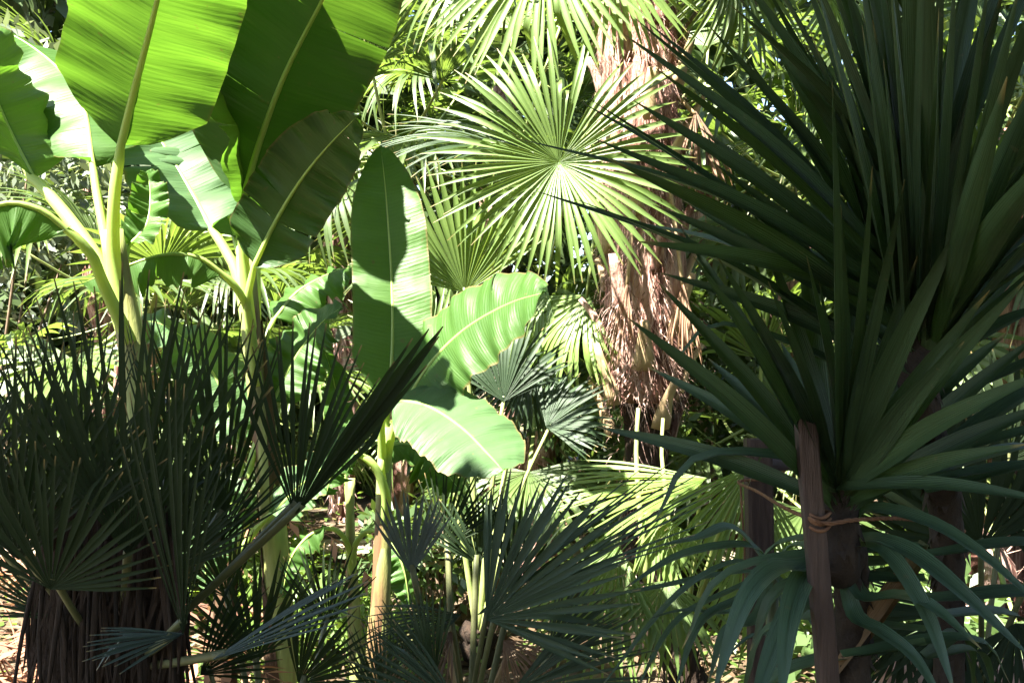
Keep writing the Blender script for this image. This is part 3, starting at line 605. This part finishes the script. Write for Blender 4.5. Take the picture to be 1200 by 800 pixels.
# ================================================================== YUCCAS, STAKE, ROPE ON THE RIGHT
def yucca(label, head, stem, name='yucca'):
    h = P(*head); base = V((P(*stem).x, stem[2], -.05)); t = thing(name, base, label, 'yucca', 'yuccas on the right')
    line = spline([base, P(*stem) , h + V((0, 0, -.12)), h + V((0, 0, .05))], 110); rr = random.Random(4); mb = MB(); mb.tube(line, [.033 * (1 + .10 * ((i * .31) % 1) + .05 * math.sin(i * .21)) + rr.uniform(-.0012, .0012) for i in range(len(line))], 16)
    for k in range(90):               # torn leaf bases clasping the trunk
        q = rr.choice(line[30:-6]); a = rr.uniform(0, 6.28); o = V((math.cos(a), math.sin(a), 0)); sd_ = V((-o.y, o.x, 0)) * rr.uniform(.008, .018); l = rr.uniform(.02, .07)
        mb.poly([q + o * .032 - sd_, q + o * .032 + sd_, q + o * (.04 + .2 * l) + sd_ * .4 + V((0, 0, -l))], [(0, 0), (1, 0), (.5, 1)])
    mb.build('trunk', M['yucca_bark'], t, origin=base); return t, h
def ray_tip(h, tip, L, near):          # point on the sight line of a photo position at distance L from h
    o = CAM; d = (P(tip[0], tip[1], 1) - CAM).normalized(); w_ = o - h; b = w_.dot(d); c = w_.dot(w_) - L * L; D = b * b - c
    if D < 0: return o + d * (-b)
    return o + d * (-b + (-1 if near else 1) * math.sqrt(D))
def yleaf(t, h, base, tip, W=.05, near=True, L=.8, bow=.04, face=None, mat='sword', fold=.45):
    b = P(*base) if isinstance(base, tuple) else base
    e = ray_tip(b, tip, L, near); d = e - b; out = (e - h); out.z = 0
    mid = b.lerp(e, .5) + V((0, 0, bow * d.length))
    f = face or (V((0, 0, 1)) * max(.3, 1 - abs(d.normalized().z)) - out.normalized() * d.normalized().z + V((0, -1.4, 0)))
    return sword(t, [b, mid, e], W, mat, fold, f, n=12)
Y1, h1 = yucca('tall dark yucca at the right edge, long leaves raking left', (1078, 400, 1.86), (1110, 640, 2.2))
r = random.Random(31)
for tip, by, near in [((730, 40), 250, 1), ((768, 80), 275, 1), ((742, 118), 285, 1), ((697, 163), 300, 1), ((712, 186), 325, 1), ((756, 200), 340, 0), ((746, 283), 300, 1), ((765, 240), 350, 1), ((800, 235), 360, 0), ((860, -10), 260, 1), ((845, -60), 240, 0), ((930, -60), 250, 1), ((820, 150), 330, 0), ((775, 320), 380, 0), ((815, 95), 290, 0), ((900, 40), 300, 1), ((965, 95), 330, 1)]:
    sp_ = math.hypot(tip[0] - 1075, tip[1] - by) / FPX * 1.8
    yleaf(Y1, h1, (1062 + r.uniform(-18, 18), by + 60, 1.8 + r.uniform(-.03, .03)), tip, W=r.uniform(.035, .047), near=bool(near), L=sp_ * r.uniform(1.03, 1.2), bow=.03)
for k in range(64):
    a = R_(r.uniform(-62, 62)); L = r.uniform(.62, .9); ph = r.uniform(0, 6.28); el = r.uniform(.35, 1.45)
    d = V((math.cos(ph) * math.cos(el), math.sin(ph) * math.cos(el), math.sin(el))); b = h1 + V((d.x * .03, d.y * .03, r.uniform(-.10, .22))); e = b + d * L
    if e.y < 1.0: e.y = 1.0 + r.uniform(0, .2)
    sword(Y1, [b, b.lerp(e, .5) + V((0, 0, .03)), e - V((0, 0, .02))], r.uniform(0.034, 0.051), 'sword', .45, V((0, 0, 1)) - d * d.z + V((0, -.4, 0)), n=12)
for tip, by in [((835, 190), 340), ((830, 30), 280), ((905, 330), 400), ((890, -30), 270)]:
    sp_ = math.hypot(tip[0] - 1075, tip[1] - by) / FPX * 1.9
    yleaf(Y1, h1, (1068 + r.uniform(-18, 18), by + 70, 1.9), tip, W=r.uniform(0.030, 0.041), near=False, L=sp_ * r.uniform(1.03, 1.2), bow=.03)
for tip, bx in [((950, -40), 1050), ((1000, -80), 1060), ((1040, -60), 1068), ((1080, -90), 1078), ((1120, -60), 1085), ((1160, -40), 1092), ((1195, -20), 1098), ((1230, 60), 1100), ((1035, 70), 1060), ((1250, 160), 1105), ((1010, 30), 1052), ((1100, 10), 1075), ((1180, 90), 1090)]:
    yleaf(Y1, h1, (bx, 370 + r.uniform(-10, 60), 1.75), tip, W=r.uniform(0.038, 0.049), L=r.uniform(.66, .8), bow=.02)
Y2, h2 = yucca('shorter yucca tied to the leaning stake, leaves pale green at the base', (985, 590, 1.85), (998, 700, 1.93))
for tip, near in [((770, 330), 0), ((840, 300), 1), ((880, 240), 0), ((915, 400), 0), ((870, 450), 0), ((1000, 150), 0), ((1060, 210), 1), ((1160, 340), 1), ((1220, 390), 0), ((1130, 400), 1), ((1205, 520), 1), ((1110, 330), 0), ((760, 430), 0), ((960, 330), 1), ((1225, 280), 0), ((735, 372), 1), ((795, 262), 0), ((812, 300), 1), ((830, 420), 0), ((900, 330), 1), ((945, 300), 1), ((985, 240), 1), ((1022, 195), 1), ((1045, 260), 0), ((1075, 300), 1), ((1130, 255), 1), ((1205, 325), 1), ((1240, 430), 1), ((1235, 470), 0), ((1250, 590), 1), ((1180, 390), 0), ((975, 95), 1), ((930, 210), 0), ((860, 330), 1), ((1100, 420), 0), ((700, 500), 0), ((1150, 300), 0), ((1010, 320), 0)]:
    sp_ = math.hypot(tip[0] - 985, tip[1] - 580) / FPX * 1.85
    yleaf(Y2, h2, (985 + r.uniform(-10, 12), 580 + r.uniform(-12, 20), 1.84 + r.uniform(-.02, .02)), tip, W=r.uniform(0.033, 0.044), near=bool(near), L=max(.45, sp_ * r.uniform(1.02, 1.15)), bow=.03)
for pts in [[(940, 665), (905, 668), (870, 710), (835, 815)], [(950, 668), (935, 690), (922, 740), (915, 830)], [(1005, 640), (1040, 650), (1085, 720), (1120, 815)], [(1010, 632), (1060, 645), (1120, 690), (1210, 772)], [(1000, 720), (1030, 740), (1070, 770), (1110, 830)], [(950, 700), (925, 720), (895, 790), (880, 850)], [(1010, 600), (1080, 610), (1150, 650), (1230, 720)], [(1010, 700), (1050, 700), (1090, 710), (1150, 760)]]:
    sword(Y2, [P(985, 650, 1.88)] + [P(x, y, 1.84 - .07 * i) for i, (x, y) in enumerate(pts)], r.uniform(.036, .046), 'strap', .4, V((0, -.5, .8)), n=16)
for (t_, h_, z0_, z1_, n_) in ((Y1, h1, .8, 1.5, 34), (Y2, h2, .62, 1.08, 5)):
    for k in range(n_):
        z = r.uniform(z0_, z1_); ph = r.uniform(0, 6.28); b = V((h_.x + (.01 if t_ is Y2 else .02), h_.y + .02, z)); q = (z - z0_) / (z1_ - z0_)
        o = V((math.cos(ph), math.sin(ph), 0))
        if o.y < .1: o = V((o.x, .15, 0)).normalized()
        L = r.uniform(.45, .75); el = lerp(-.4, .55, q) + r.uniform(-.2, .2); dead = k % 4 == 0 and q < .6
        if dead: el = -1.0; L *= .7
        e1 = b + (o * math.cos(el) + V((0, 0, math.sin(el)))) * (L * .55); e2 = e1 + (o * .35 + V((0, 0, lerp(-.9, -.1, q)))) * (L * .45)
        sword(t_, [b, e1, e2], r.uniform(.03, .045), 'sword_dead' if dead else 'sword', .4, V((0, -.3, .9)), n=12)
SP, = [thing('strappy_plant', P(905, 665, 2.45) * 1 + V((0, 0, -P(905, 665, 2.45).z)), 'tuft of thin arching strap leaves low in front of the dark post', 'strappy plant')]
mb = MB(); hb = P(905, 670, 2.45); mb.tube([V((hb.x, hb.y, -.02)), V((hb.x, hb.y, hb.z * .5)), hb], [.02, .018, .016], 8); mb.build('stem', M['petiole_dark'], SP, origin=V((hb.x, hb.y, 0)))
for pts in [[(860, 658), (790, 700), (700, 810)], [(850, 672), (760, 690), (690, 700)], [(860, 690), (790, 730), (740, 820)], [(880, 640), (800, 650), (730, 690)], [(870, 700), (820, 730), (790, 810)], [(930, 700), (960, 740), (990, 820)], [(860, 715), (800, 715), (760, 725)], [(885, 725), (850, 740), (830, 800)], [(860, 620), (820, 630), (770, 640)], [(920, 735), (880, 745), (850, 770)], [(930, 640), (960, 650), (1000, 690)]]:
    sword(SP, [hb] + [P(x, y, 2.4 - .08 * i) for i, (x, y) in enumerate(pts)], r.uniform(.014, .034), 'strap', .4, V((0, -.4, .85)), n=16)

def board(name, a, b, w_, d_, mat, label, cat):
    r = random.Random(int(a.x * 1000)); mb = MB(); n = 14; rows = []; uvs = []; ax = (b - a).normalized(); s = V((1, 0, 0)); s = (s - ax * s.dot(ax)).normalized(); q = ax.cross(s)
    prof = [(-1, -.8), (-.8, -1), (.8, -1), (1, -.8), (1, .8), (.8, 1), (-.8, 1), (-1, .8)]
    for i in range(n + 1):
        p = a.lerp(b, i / n) + s * r.uniform(-.0016, .0016); rows.append([p + s * (x * w_ * .5) + q * (y * d_ * .5) for x, y in prof]); uvs.append([(k / 8, i / n) for k in range(8)])
    mb.grid(rows, uvs, True); m_ = len(rows[0]); mb.f.append(tuple(range(m_ - 1, -1, -1))); mb.uv += uvs[0]; L = len(mb.v); mb.f.append(tuple(range(L - m_, L))); mb.uv += uvs[-1]
    # chipped top
    for k in range(m_): x = mb.v[L - m_ + k]; mb.v[L - m_ + k] = (x[0], x[1], x[2] + r.uniform(-.012, .012))
    return tag(mb.build(name, M[mat], origin=a, smooth=False), label, cat)
a0 = P(995, 860, 1.78); a0.z = -.05; a0.x = P(1022, 860, 1.78).x
board('wooden_stake', a0, P(944, 492, 1.78), .036, .03, 'wood', 'weathered square wooden stake leaning in front of the shorter yucca', 'stake')
p0 = P(888, 515, 2.75); board('wooden_post', V((p0.x + .02, 2.75, -.05)), p0, .07, .06, 'wood_dark', 'dark upright wooden post left of the leaning stake', 'post')
mb = MB(); pts = [P(872, 544, 2.84), P(905, 541, 2.84), P(960, 537, 2.84), P(1010, 534, 2.84)]; mb.tube(spline(pts, 16), [.03 + .002 * math.sin(i * 2) for i in range(17)], 12)
tag(mb.build('rail', M['rail'], origin=pts[0]), 'short greyish round rail between the dark post and the stake', 'rail')
rp = [P(905, 566, 2.76), P(890, 562, 2.7), P(869, 563, 2.7), P(866, 566, 2.66), P(888, 576, 2.35), P(918, 594, 1.98), P(945, 605, 1.78) + V((0, -.025, 0)), P(958, 609, 1.78) + V((0, -.032, 0)), P(972, 609, 1.78) + V((0, -.03, 0)), P(1000, 609, 1.78), P(1050, 607, 1.9), P(1082, 611, 2.08), P(1104, 618, 2.13), P(1124, 622, 2.16), P(1130, 622, 2.22), P(1112, 620, 2.25)]
ln = spline(rp, 170); mb = MB(); fr_ = random.Random(6)
for k in range(420):                  # loose fibres
    p = fr_.choice(ln); d = rv(fr_) * fr_.uniform(.004, .011); q = V((fr_.uniform(-.0006, .0006), 0, .0005)); mb.poly([p - q, p + q, p + d], [(0, 0), (1, 0), (.5, 1)])
for ph in (0, 2.09, 4.19): mb.tube([p + V((0, math.cos(i * .9 + ph), math.sin(i * .9 + ph))) * .0022 for i, p in enumerate(ln)], [.0023] * len(ln), 5)
c0 = P(958, 609, 1.78)
for dz in (-.012, 0, .011):
    lp = [c0 + V((.0215 * math.cos(k * .42) * (1 if abs(math.cos(k * .42)) > .3 else 1), .023 * math.sin(k * .42), dz + .004 * math.sin(k))) for k in range(16)]; mb.tube(lp, [.0034] * 16, 6)
mb.tube([p + V((0, .004, 0)) for p in spline([P(868, 563, 2.685), P(870, 600, 2.68), P(873, 650, 2.69), P(869, 700, 2.69)], 12)], [.003] * 13, 5)
tag(mb.build('rope', M['rope'], origin=c0), 'rusty brown rope knotted round the leaning stake', 'rope')
r = random.Random(77)
x0 = P(1040, 800, 3.2).x; z0 = P(1100, 783, 3.2).z
for i in range(5):
    L = .21; x = x0 + i * .222; mb = MB(); ww, hh, e = L / 2, .035, .006
    c = V((x + L / 2, 3.25 + r.uniform(-.01, .01), z0 - .035)); rows = []; uvs = []
    for xx, k in ((-ww, .9), (-ww + e, 1), (ww - e, 1), (ww, .9)):
        rows.append([c + V((xx, y * .055 * k, z * hh * k)) for y, z in ((-1, -1), (1, -1), (1, 1), (-1, 1))]); uvs.append([(0, xx), (1, xx), (1, 1), (0, 1)])
    mb.grid(rows, uvs, True); mb.f += [(3, 2, 1, 0), (12, 13, 14, 15)]; mb.uv += uvs[0] + uvs[3]
    tag(mb.build('edging_brick', M['brick'], origin=c, smooth=False), 'weathered pinkish brick laid along the top of the low wall, bottom right', 'brick', 'bricks capping the low wall')
mb = MB(); xa, xb = x0 - .02, x0 + 1.1; zt = z0 - .072
for (y0, y1) in ((3.2, 3.3),):
    bx = [V((x, y, z)) for z in (-.05, zt) for x, y in ((xa, y0), (xb, y0), (xb, y1), (xa, y1))]; b0 = len(mb.v); mb.v += [tuple(p) for p in bx]
    for f in ((0, 1, 5, 4), (1, 2, 6, 5), (2, 3, 7, 6), (3, 0, 4, 7), (4, 5, 6, 7)): mb.f.append(f); mb.uv += [(0, 0), (1, 0), (1, 1), (0, 1)]
tag(mb.build('low_wall', M['mortar'], smooth=False), 'low rendered garden wall capped with pinkish bricks', 'wall')

# ================================================================== BACKGROUND PALMS
VAR = [fan_mesh('frond', M['fan_bg'], 1.0, 30, sp, split=s_, droop=d_, fold=.9, seed=50 + i, messy=.06, bent=.1, steps=7) for i, (sp, s_, d_) in enumerate([(190, .4, .2), (210, .45, .3), (170, .35, .4), (230, .4, .15), (200, .5, .5)])]
PETV = []
for i in range(3):
    mb = MB(); n = 8; mb.tube([V((-1 + k / n * 1.03, 0, -.12 * math.sin(k / n * 3.14) - .18 * (1 - k / n) ** 2)) for k in range(n + 1)], [.012 - .006 * k / n for k in range(n + 1)], 6, flat=1.5, nh=V((0, 1, 0))); o = mb.build('petiole', M['petiole']); PETV.append(o.data); bpy.data.objects.remove(o)
def bg_palm(x, y, h, n, Rr, label, seed, lo=-.5, hi=1.2):
    r = random.Random(seed); base = V((x, y, -.05)); t = thing('fan_palm', base, label, 'palm tree', 'fan palms crowding the background')
    mb = MB(); pts = [base + V((.05 * math.sin(i * .7 + seed), .03 * math.cos(i), (h + .05) * i / 12)) for i in range(13)]; mb.tube(pts, [.11 * r.uniform(.85, 1.15) for _ in pts], 12)
    for _ in range(int(h * 150)):
        z = r.uniform(.05, h); a = r.uniform(0, 6.3); o = V((math.cos(a), math.sin(a), 0)); q = base + V((0, 0, z)) + o * .11; e = q + o * r.uniform(.02, .1) + V((0, 0, r.uniform(-.12, .16))); s = V((-o.y, o.x, 0)) * .01
        mb.poly([q - s, q + s, e], [(0, 0), (1, 0), (.5, 1)])
    mb.build('trunk', M['fibre'], t, origin=base); top = base + V((0, 0, h))
    for k in range(n):
        an = k * 2.4 + seed + r.uniform(-.2, .2); q = k / max(1, n - 1); el = lerp(hi, lo, q ** .9) + r.uniform(-.12, .12)
        d = V((math.cos(an) * math.cos(el), math.sin(an) * math.cos(el), math.sin(el))); pl = r.uniform(.5, .85) * (.75 + .5 * Rr); hub = top + d * pl
        xd = (d + V((0, 0, -.45 - .3 * q))).normalized(); z = V((-d.x * .55, -d.y * .55, 1))
        m = orient(hub, xd, z); s_ = Rr * r.uniform(.85, 1.12)
        o = bpy.data.objects.new('frond', r.choice(VAR)); col.objects.link(o); o.parent = t; mm = m @ Matrix.Scale(s_, 4); o.matrix_local = Matrix.Translation(-base) @ mm
        c = bpy.data.objects.new('petiole', r.choice(PETV)); col.objects.link(c); c.parent = o; c.location = (0, 0, 0); k_ = pl / s_; c.scale = (k_, 1 / s_, k_)
BG = [(-2.1, 5.6, 1.5, 15, .6, 'low fan palm behind the stalks of the leftmost banana plant'), (-3.3, 7.9, 2.7, 16, .7, 'fan palm in the top left corner behind the white banana leaf'),
      (-.75, 6.4, 2.55, 17, .65, 'fan palm with pale lit fronds between banana leaves and the round frond'), (-.1, 7.8, 3.5, 16, .7, 'tall fan palm whose bright fronds hang in above the round frond'),
      (.15, 6.3, .9, 13, .6, 'low fan palm in the dim gap left of the shaggy trunk'), (1.75, 6.2, 2.3, 16, .65, 'fan palm with yellow-lit fronds seen between the raking yucca leaves'),
      (1.5, 7.8, 3.3, 16, .7, 'fan palm at the top, right of the shaggy trunk'), (2.7, 5.4, 1.9, 15, .65, 'dim fan palm behind the right-hand yucca leaves'),
      (3.6, 7.0, 3.0, 16, .75, 'fan palm in the upper right corner behind the yucca'), (2.35, 4.9, .55, 12, .55, 'low shaded fan palm in the darkness at the lower right'),
      (-2.4, 7.0, .5, 12, .55, 'low fan palm on the far side, lower left'), (1.35, 5.6, .7, 13, .55, 'low fan palm right of the shaggy trunk foot'),
      (-1.45, 8.4, 3.4, 16, .7, 'tall fan palm far behind the two big banana leaves'), (-1.75, 6.1, 1.05, 12, .55, 'fan palm half hidden behind the two dark-leaved banana stems')]
for i, a in enumerate(BG): bg_palm(*a, seed=i * 7 + 3)

# ================================================================== SHRUBS, FERNS, HERBS
def shrub(x, y, h, rad, n, L, mat, label, seed, name='shrub', cat='shrub', group='shrubs among the palms'):
    r = random.Random(seed); base = V((x, y, -.04)); t = thing(name, base, label, cat, group); mb = MB(); cs = []
    for k in range(7):
        e = base + V((r.uniform(-1, 1) * rad * .7, r.uniform(-1, 1) * rad * .7, h * r.uniform(.35, .95))); cs.append((e, rad * r.uniform(.35, .6)))
        mb.tube(spline([base, base.lerp(e, .5) + rv(r) * .08, e], 6), [.018, .015, .013, .011, .009, .007, .005], 6)
    mb.build('stem', M['bark'], t, origin=base); mb = MB(); crown_leaves(mb, cs, n, L, r, .9); mb.build('foliage', M[mat], t, origin=base)
for i, a in enumerate([(-3.6, 6.6, 3.3, 1.1, 3000, .1, 'shrub_grey', 'tall grey-leaved shrub in the top left corner'), (-2.6, 6.4, 1.2, .8, 1800, .09, 'shrub', 'leafy shrub behind the leftmost banana stem'),
        (.35, 8.6, 2.2, 1.2, 2600, .12, 'shrub', 'broad shrub far behind the shaggy trunk'), (1.2, 7.2, 1.9, .9, 2400, .11, 'shrub', 'shrub with yellow-lit leaves right of the shaggy trunk'),
        (2.6, 6.9, 2.0, 1.0, 2400, .12, 'shrub', 'dim shrub behind the stake and yuccas'), (3.5, 5.6, 1.6, .9, 2000, .12, 'shrub', 'dark shrub at the right edge, behind the yuccas'),
        (-.35, 5.4, .75, .45, 900, .08, 'shrub', 'small leafy shrub behind the broad drooping banana leaf'), (.55, 5.9, 1.2, .5, 1200, .09, 'shrub', 'thin shrub with speckled light in front of the path, left of the shaggy trunk'),
        (1.6, 4.4, .5, .5, 900, .1, 'shrub', 'low dark shrub behind the wooden post')]): shrub(*a, seed=60 + i)
for i, (x, y, h, rad, n, lab) in enumerate([(-1.25, 5.3, .3, .35, 700, 'bright low herb patch left of the dark banana stem'), (-.95, 4.9, .28, .3, 600, 'bright low herb patch beside the foot of the dark banana stem'), (-.72, 5.2, .22, .25, 450, 'small bright herb patch between the banana stems'), (-1.5, 5.9, .35, .4, 700, 'herb patch in front of the pale path, lower left'), (-1.1, 4.55, .35, .3, 600, 'sunlit herb patch between the dwarf fan palm and the dark banana stem'), (-.62, 4.6, .3, .28, 500, 'sunlit herb patch at the foot of the slim banana sucker'), (-1.85, 4.9, .4, .4, 700, 'herb patch behind the reddish dry ferns')]):
    shrub(x, y, h, rad, n, .06, 'herb', lab, 80 + i, 'herb_clump', 'herb', 'sunlit herbs on the ground')
def fern(x, y, L, n, mat, label, seed, z=0):
    r = random.Random(seed); base = V((x, y, z - .03)); t = thing('fern', base, label, 'fern', 'dry ferns at the lower left')
    for k in range(n):
        an = r.uniform(0, 6.28); el = r.uniform(.5, 1.3); l = L * r.uniform(.7, 1.1); d = V((math.cos(an), math.sin(an), 0)); pts = spline([base, base + d * l * .3 * math.cos(el) + V((0, 0, l * .55 * math.sin(el))), base + d * l * .75 + V((0, 0, l * .62 * math.sin(el))), base + d * l * 1.05 + V((0, 0, l * .35 * math.sin(el)))], 22); mb = MB(); mb.tube(pts, [.005 * (1 - i / 26) for i in range(23)], 5)
        for i in range(4, 22):
            tg = (pts[i] - pts[i - 1]).normalized(); s = tg.cross(V((0, 0, 1))); s = s.normalized() if s.length > .01 else V((1, 0, 0)); ll = l * .15 * math.sin(3.14 * (i - 2) / 22) ** .7
            for sg in (-1, 1):
                dd = s * sg + tg * .45 + rv(r) * .25 + V((0, 0, -.25)); leaflet(mb, pts[i], dd, V((0, 0, 1)) + rv(r) * .4, ll, ll * .2, r)
        mb.build('frond', M[mat], t, origin=base)
for i, (x, y, L, n, lab) in enumerate([(-1.75, 3.6, 1.16, 14, 'reddish dried fern in the lower left corner'), (-1.45, 3.3, 0.93, 12, 'reddish dried fern beside the skirt of the dark fan palm'), (-1.9, 4.2, 1.24, 13, 'pale dried fern at the left edge behind the red one')]): fern(x, y, L, n, 'dry_fern', lab, 90 + i)

# ================================================================== UNSEEN TREES ADDED FOR SHADE (behind and beside the viewpoint) AND FAR MASS
def tree(x, y, h, label, clumps, n, L, seed, mat='tree_leaf'):
    r = random.Random(seed); base = V((x, y, -.06)); t = thing('unseen_shade_tree', base, label, 'tree', 'shade trees around the palm bed'); mb = MB(); top = base + V((0, 0, h * .6))
    mb.tube(spline([base, base + V((.06, .04, h * .3)), top], 10), [.2 - .1 * i / 10 for i in range(11)], 12)
    for c, rad in clumps: mb.tube(spline([top - V((0, 0, .4)), top.lerp(c, .5) + V((0, 0, .25)), c], 8), [.08 - .065 * i / 8 for i in range(9)], 8)
    mb.build('trunk', M['bark'], t, origin=base); mb = MB(); crown_leaves(mb, clumps, n, L, r, .55); mb.build('crown', M[mat], t, origin=top)
Vv = lambda *a: V(a)
tree(-1.8, -2.2, 6.5, 'broad shade tree standing behind the viewpoint', [(Vv(-3.2, -1.6, 5.0), 1.4), (Vv(-1.9, -.6, 4.7), 1.25), (Vv(-.6, -.35, 4.6), 1.25), (Vv(.5, -.2, 4.6), 1.2), (Vv(-1.2, -1.8, 5.4), 1.6), (Vv(.4, -1.6, 5.2), 1.5), (Vv(-2.6, -.2, 4.6), 1.0), (Vv(-1.75, .35, 3.5), .75), (Vv(-.4, .5, 3.4), .8), (Vv(.7, .7, 3.4), .9), (Vv(-2.6, .3, 3.6), .9), (Vv(-.25, 1.65, 3.75), .4), (Vv(-2.2, .6, 3.5), .6), (Vv(-1.0, -.6, 3.3), 1.0), (Vv(.4, -.6, 3.3), 1.0), (Vv(-2.2, -.8, 3.4), 1.0)], 20000, .26, 1)
tree(3.6, 1.2, 6.5, 'broad shade tree standing to the right outside the view', [(Vv(1.5, .7, 4.7), 1.15), (Vv(2.4, 1.9, 4.8), 1.4), (Vv(1.9, 3.3, 5.0), 1.2), (Vv(3.4, 3.4, 5.2), 1.5), (Vv(3.6, .6, 5.2), 1.6), (Vv(4.4, 2.2, 5.2), 1.5), (Vv(2.2, -.8, 5.0), 1.4), (Vv(1.9, 1.0, 3.5), .9), (Vv(2.7, 2.2, 3.7), .9), (Vv(1.5, 2.2, 3.7), .7), (Vv(1.7, -.3, 3.4), 1.0), (Vv(2.8, .3, 3.5), 1.0), (Vv(3.4, 1.6, 3.6), 1.0)], 20000, .26, 2)
r = random.Random(99); mb = MB(); cs = []
for i in range(150):
    x = r.uniform(-9, 9); cs.append((V((x, r.uniform(9.0, 12.5), r.uniform(.2, 8.0))), r.uniform(.8, 1.4)))
crown_leaves(mb, cs, 85000, .29, r, 1.0)
for i in range(24):
    x = -8 + i * .7 + r.uniform(-.2, .2); y = r.uniform(9.8, 11.8); mb.tube([V((x, y, -.1)), V((x + .1, y, 3)), V((x, y, 6))], [.1, .08, .04], 7)
tag(mb.build('far_thicket', M['far']), 'dense far-off thicket closing the view behind the palms', 'thicket', None, 'stuff')
tree(4.6, 5.4, 7.5, 'light-crowned tree standing beyond the right edge of the view', [(Vv(3.3, 4.9, 5.9), 1.0), (Vv(2.2, 5.2, 5.6), .9), (Vv(1.2, 4.6, 5.7), .8), (Vv(4.6, 6.2, 6.2), 1.3), (Vv(3.0, 6.6, 6.0), .9), (Vv(.3, 5.6, 5.9), .7), (Vv(-1.6, 4.4, 5.8), .7), (Vv(-.9, 5.9, 6.0), .7)], 3600, .26, 5)  # unseen crown added to dapple the background and cut sky light
r = random.Random(98); mb = MB(); cs = [(V((r.uniform(-7, 7), r.uniform(-6.5, -4.5), r.uniform(.2, 4.2))), r.uniform(.8, 1.3)) for i in range(40)]  # unseen foliage added to keep low sky light off the foreground
cs += [(V((sx * r.uniform(5.5, 7), r.uniform(-4, 7), r.uniform(.2, 3.6))), r.uniform(.8, 1.3)) for sx in (1,) for i in range(26)]
crown_leaves(mb, cs, 12000, .26, r, 1.0)
tag(mb.build('garden_thicket', M['tree_leaf']), 'dense thicket enclosing the garden behind the viewpoint', 'thicket', None, 'stuff')

for o in sc.objects:
    for k in ('_w', '_m'):
        if k in o: del o[k]
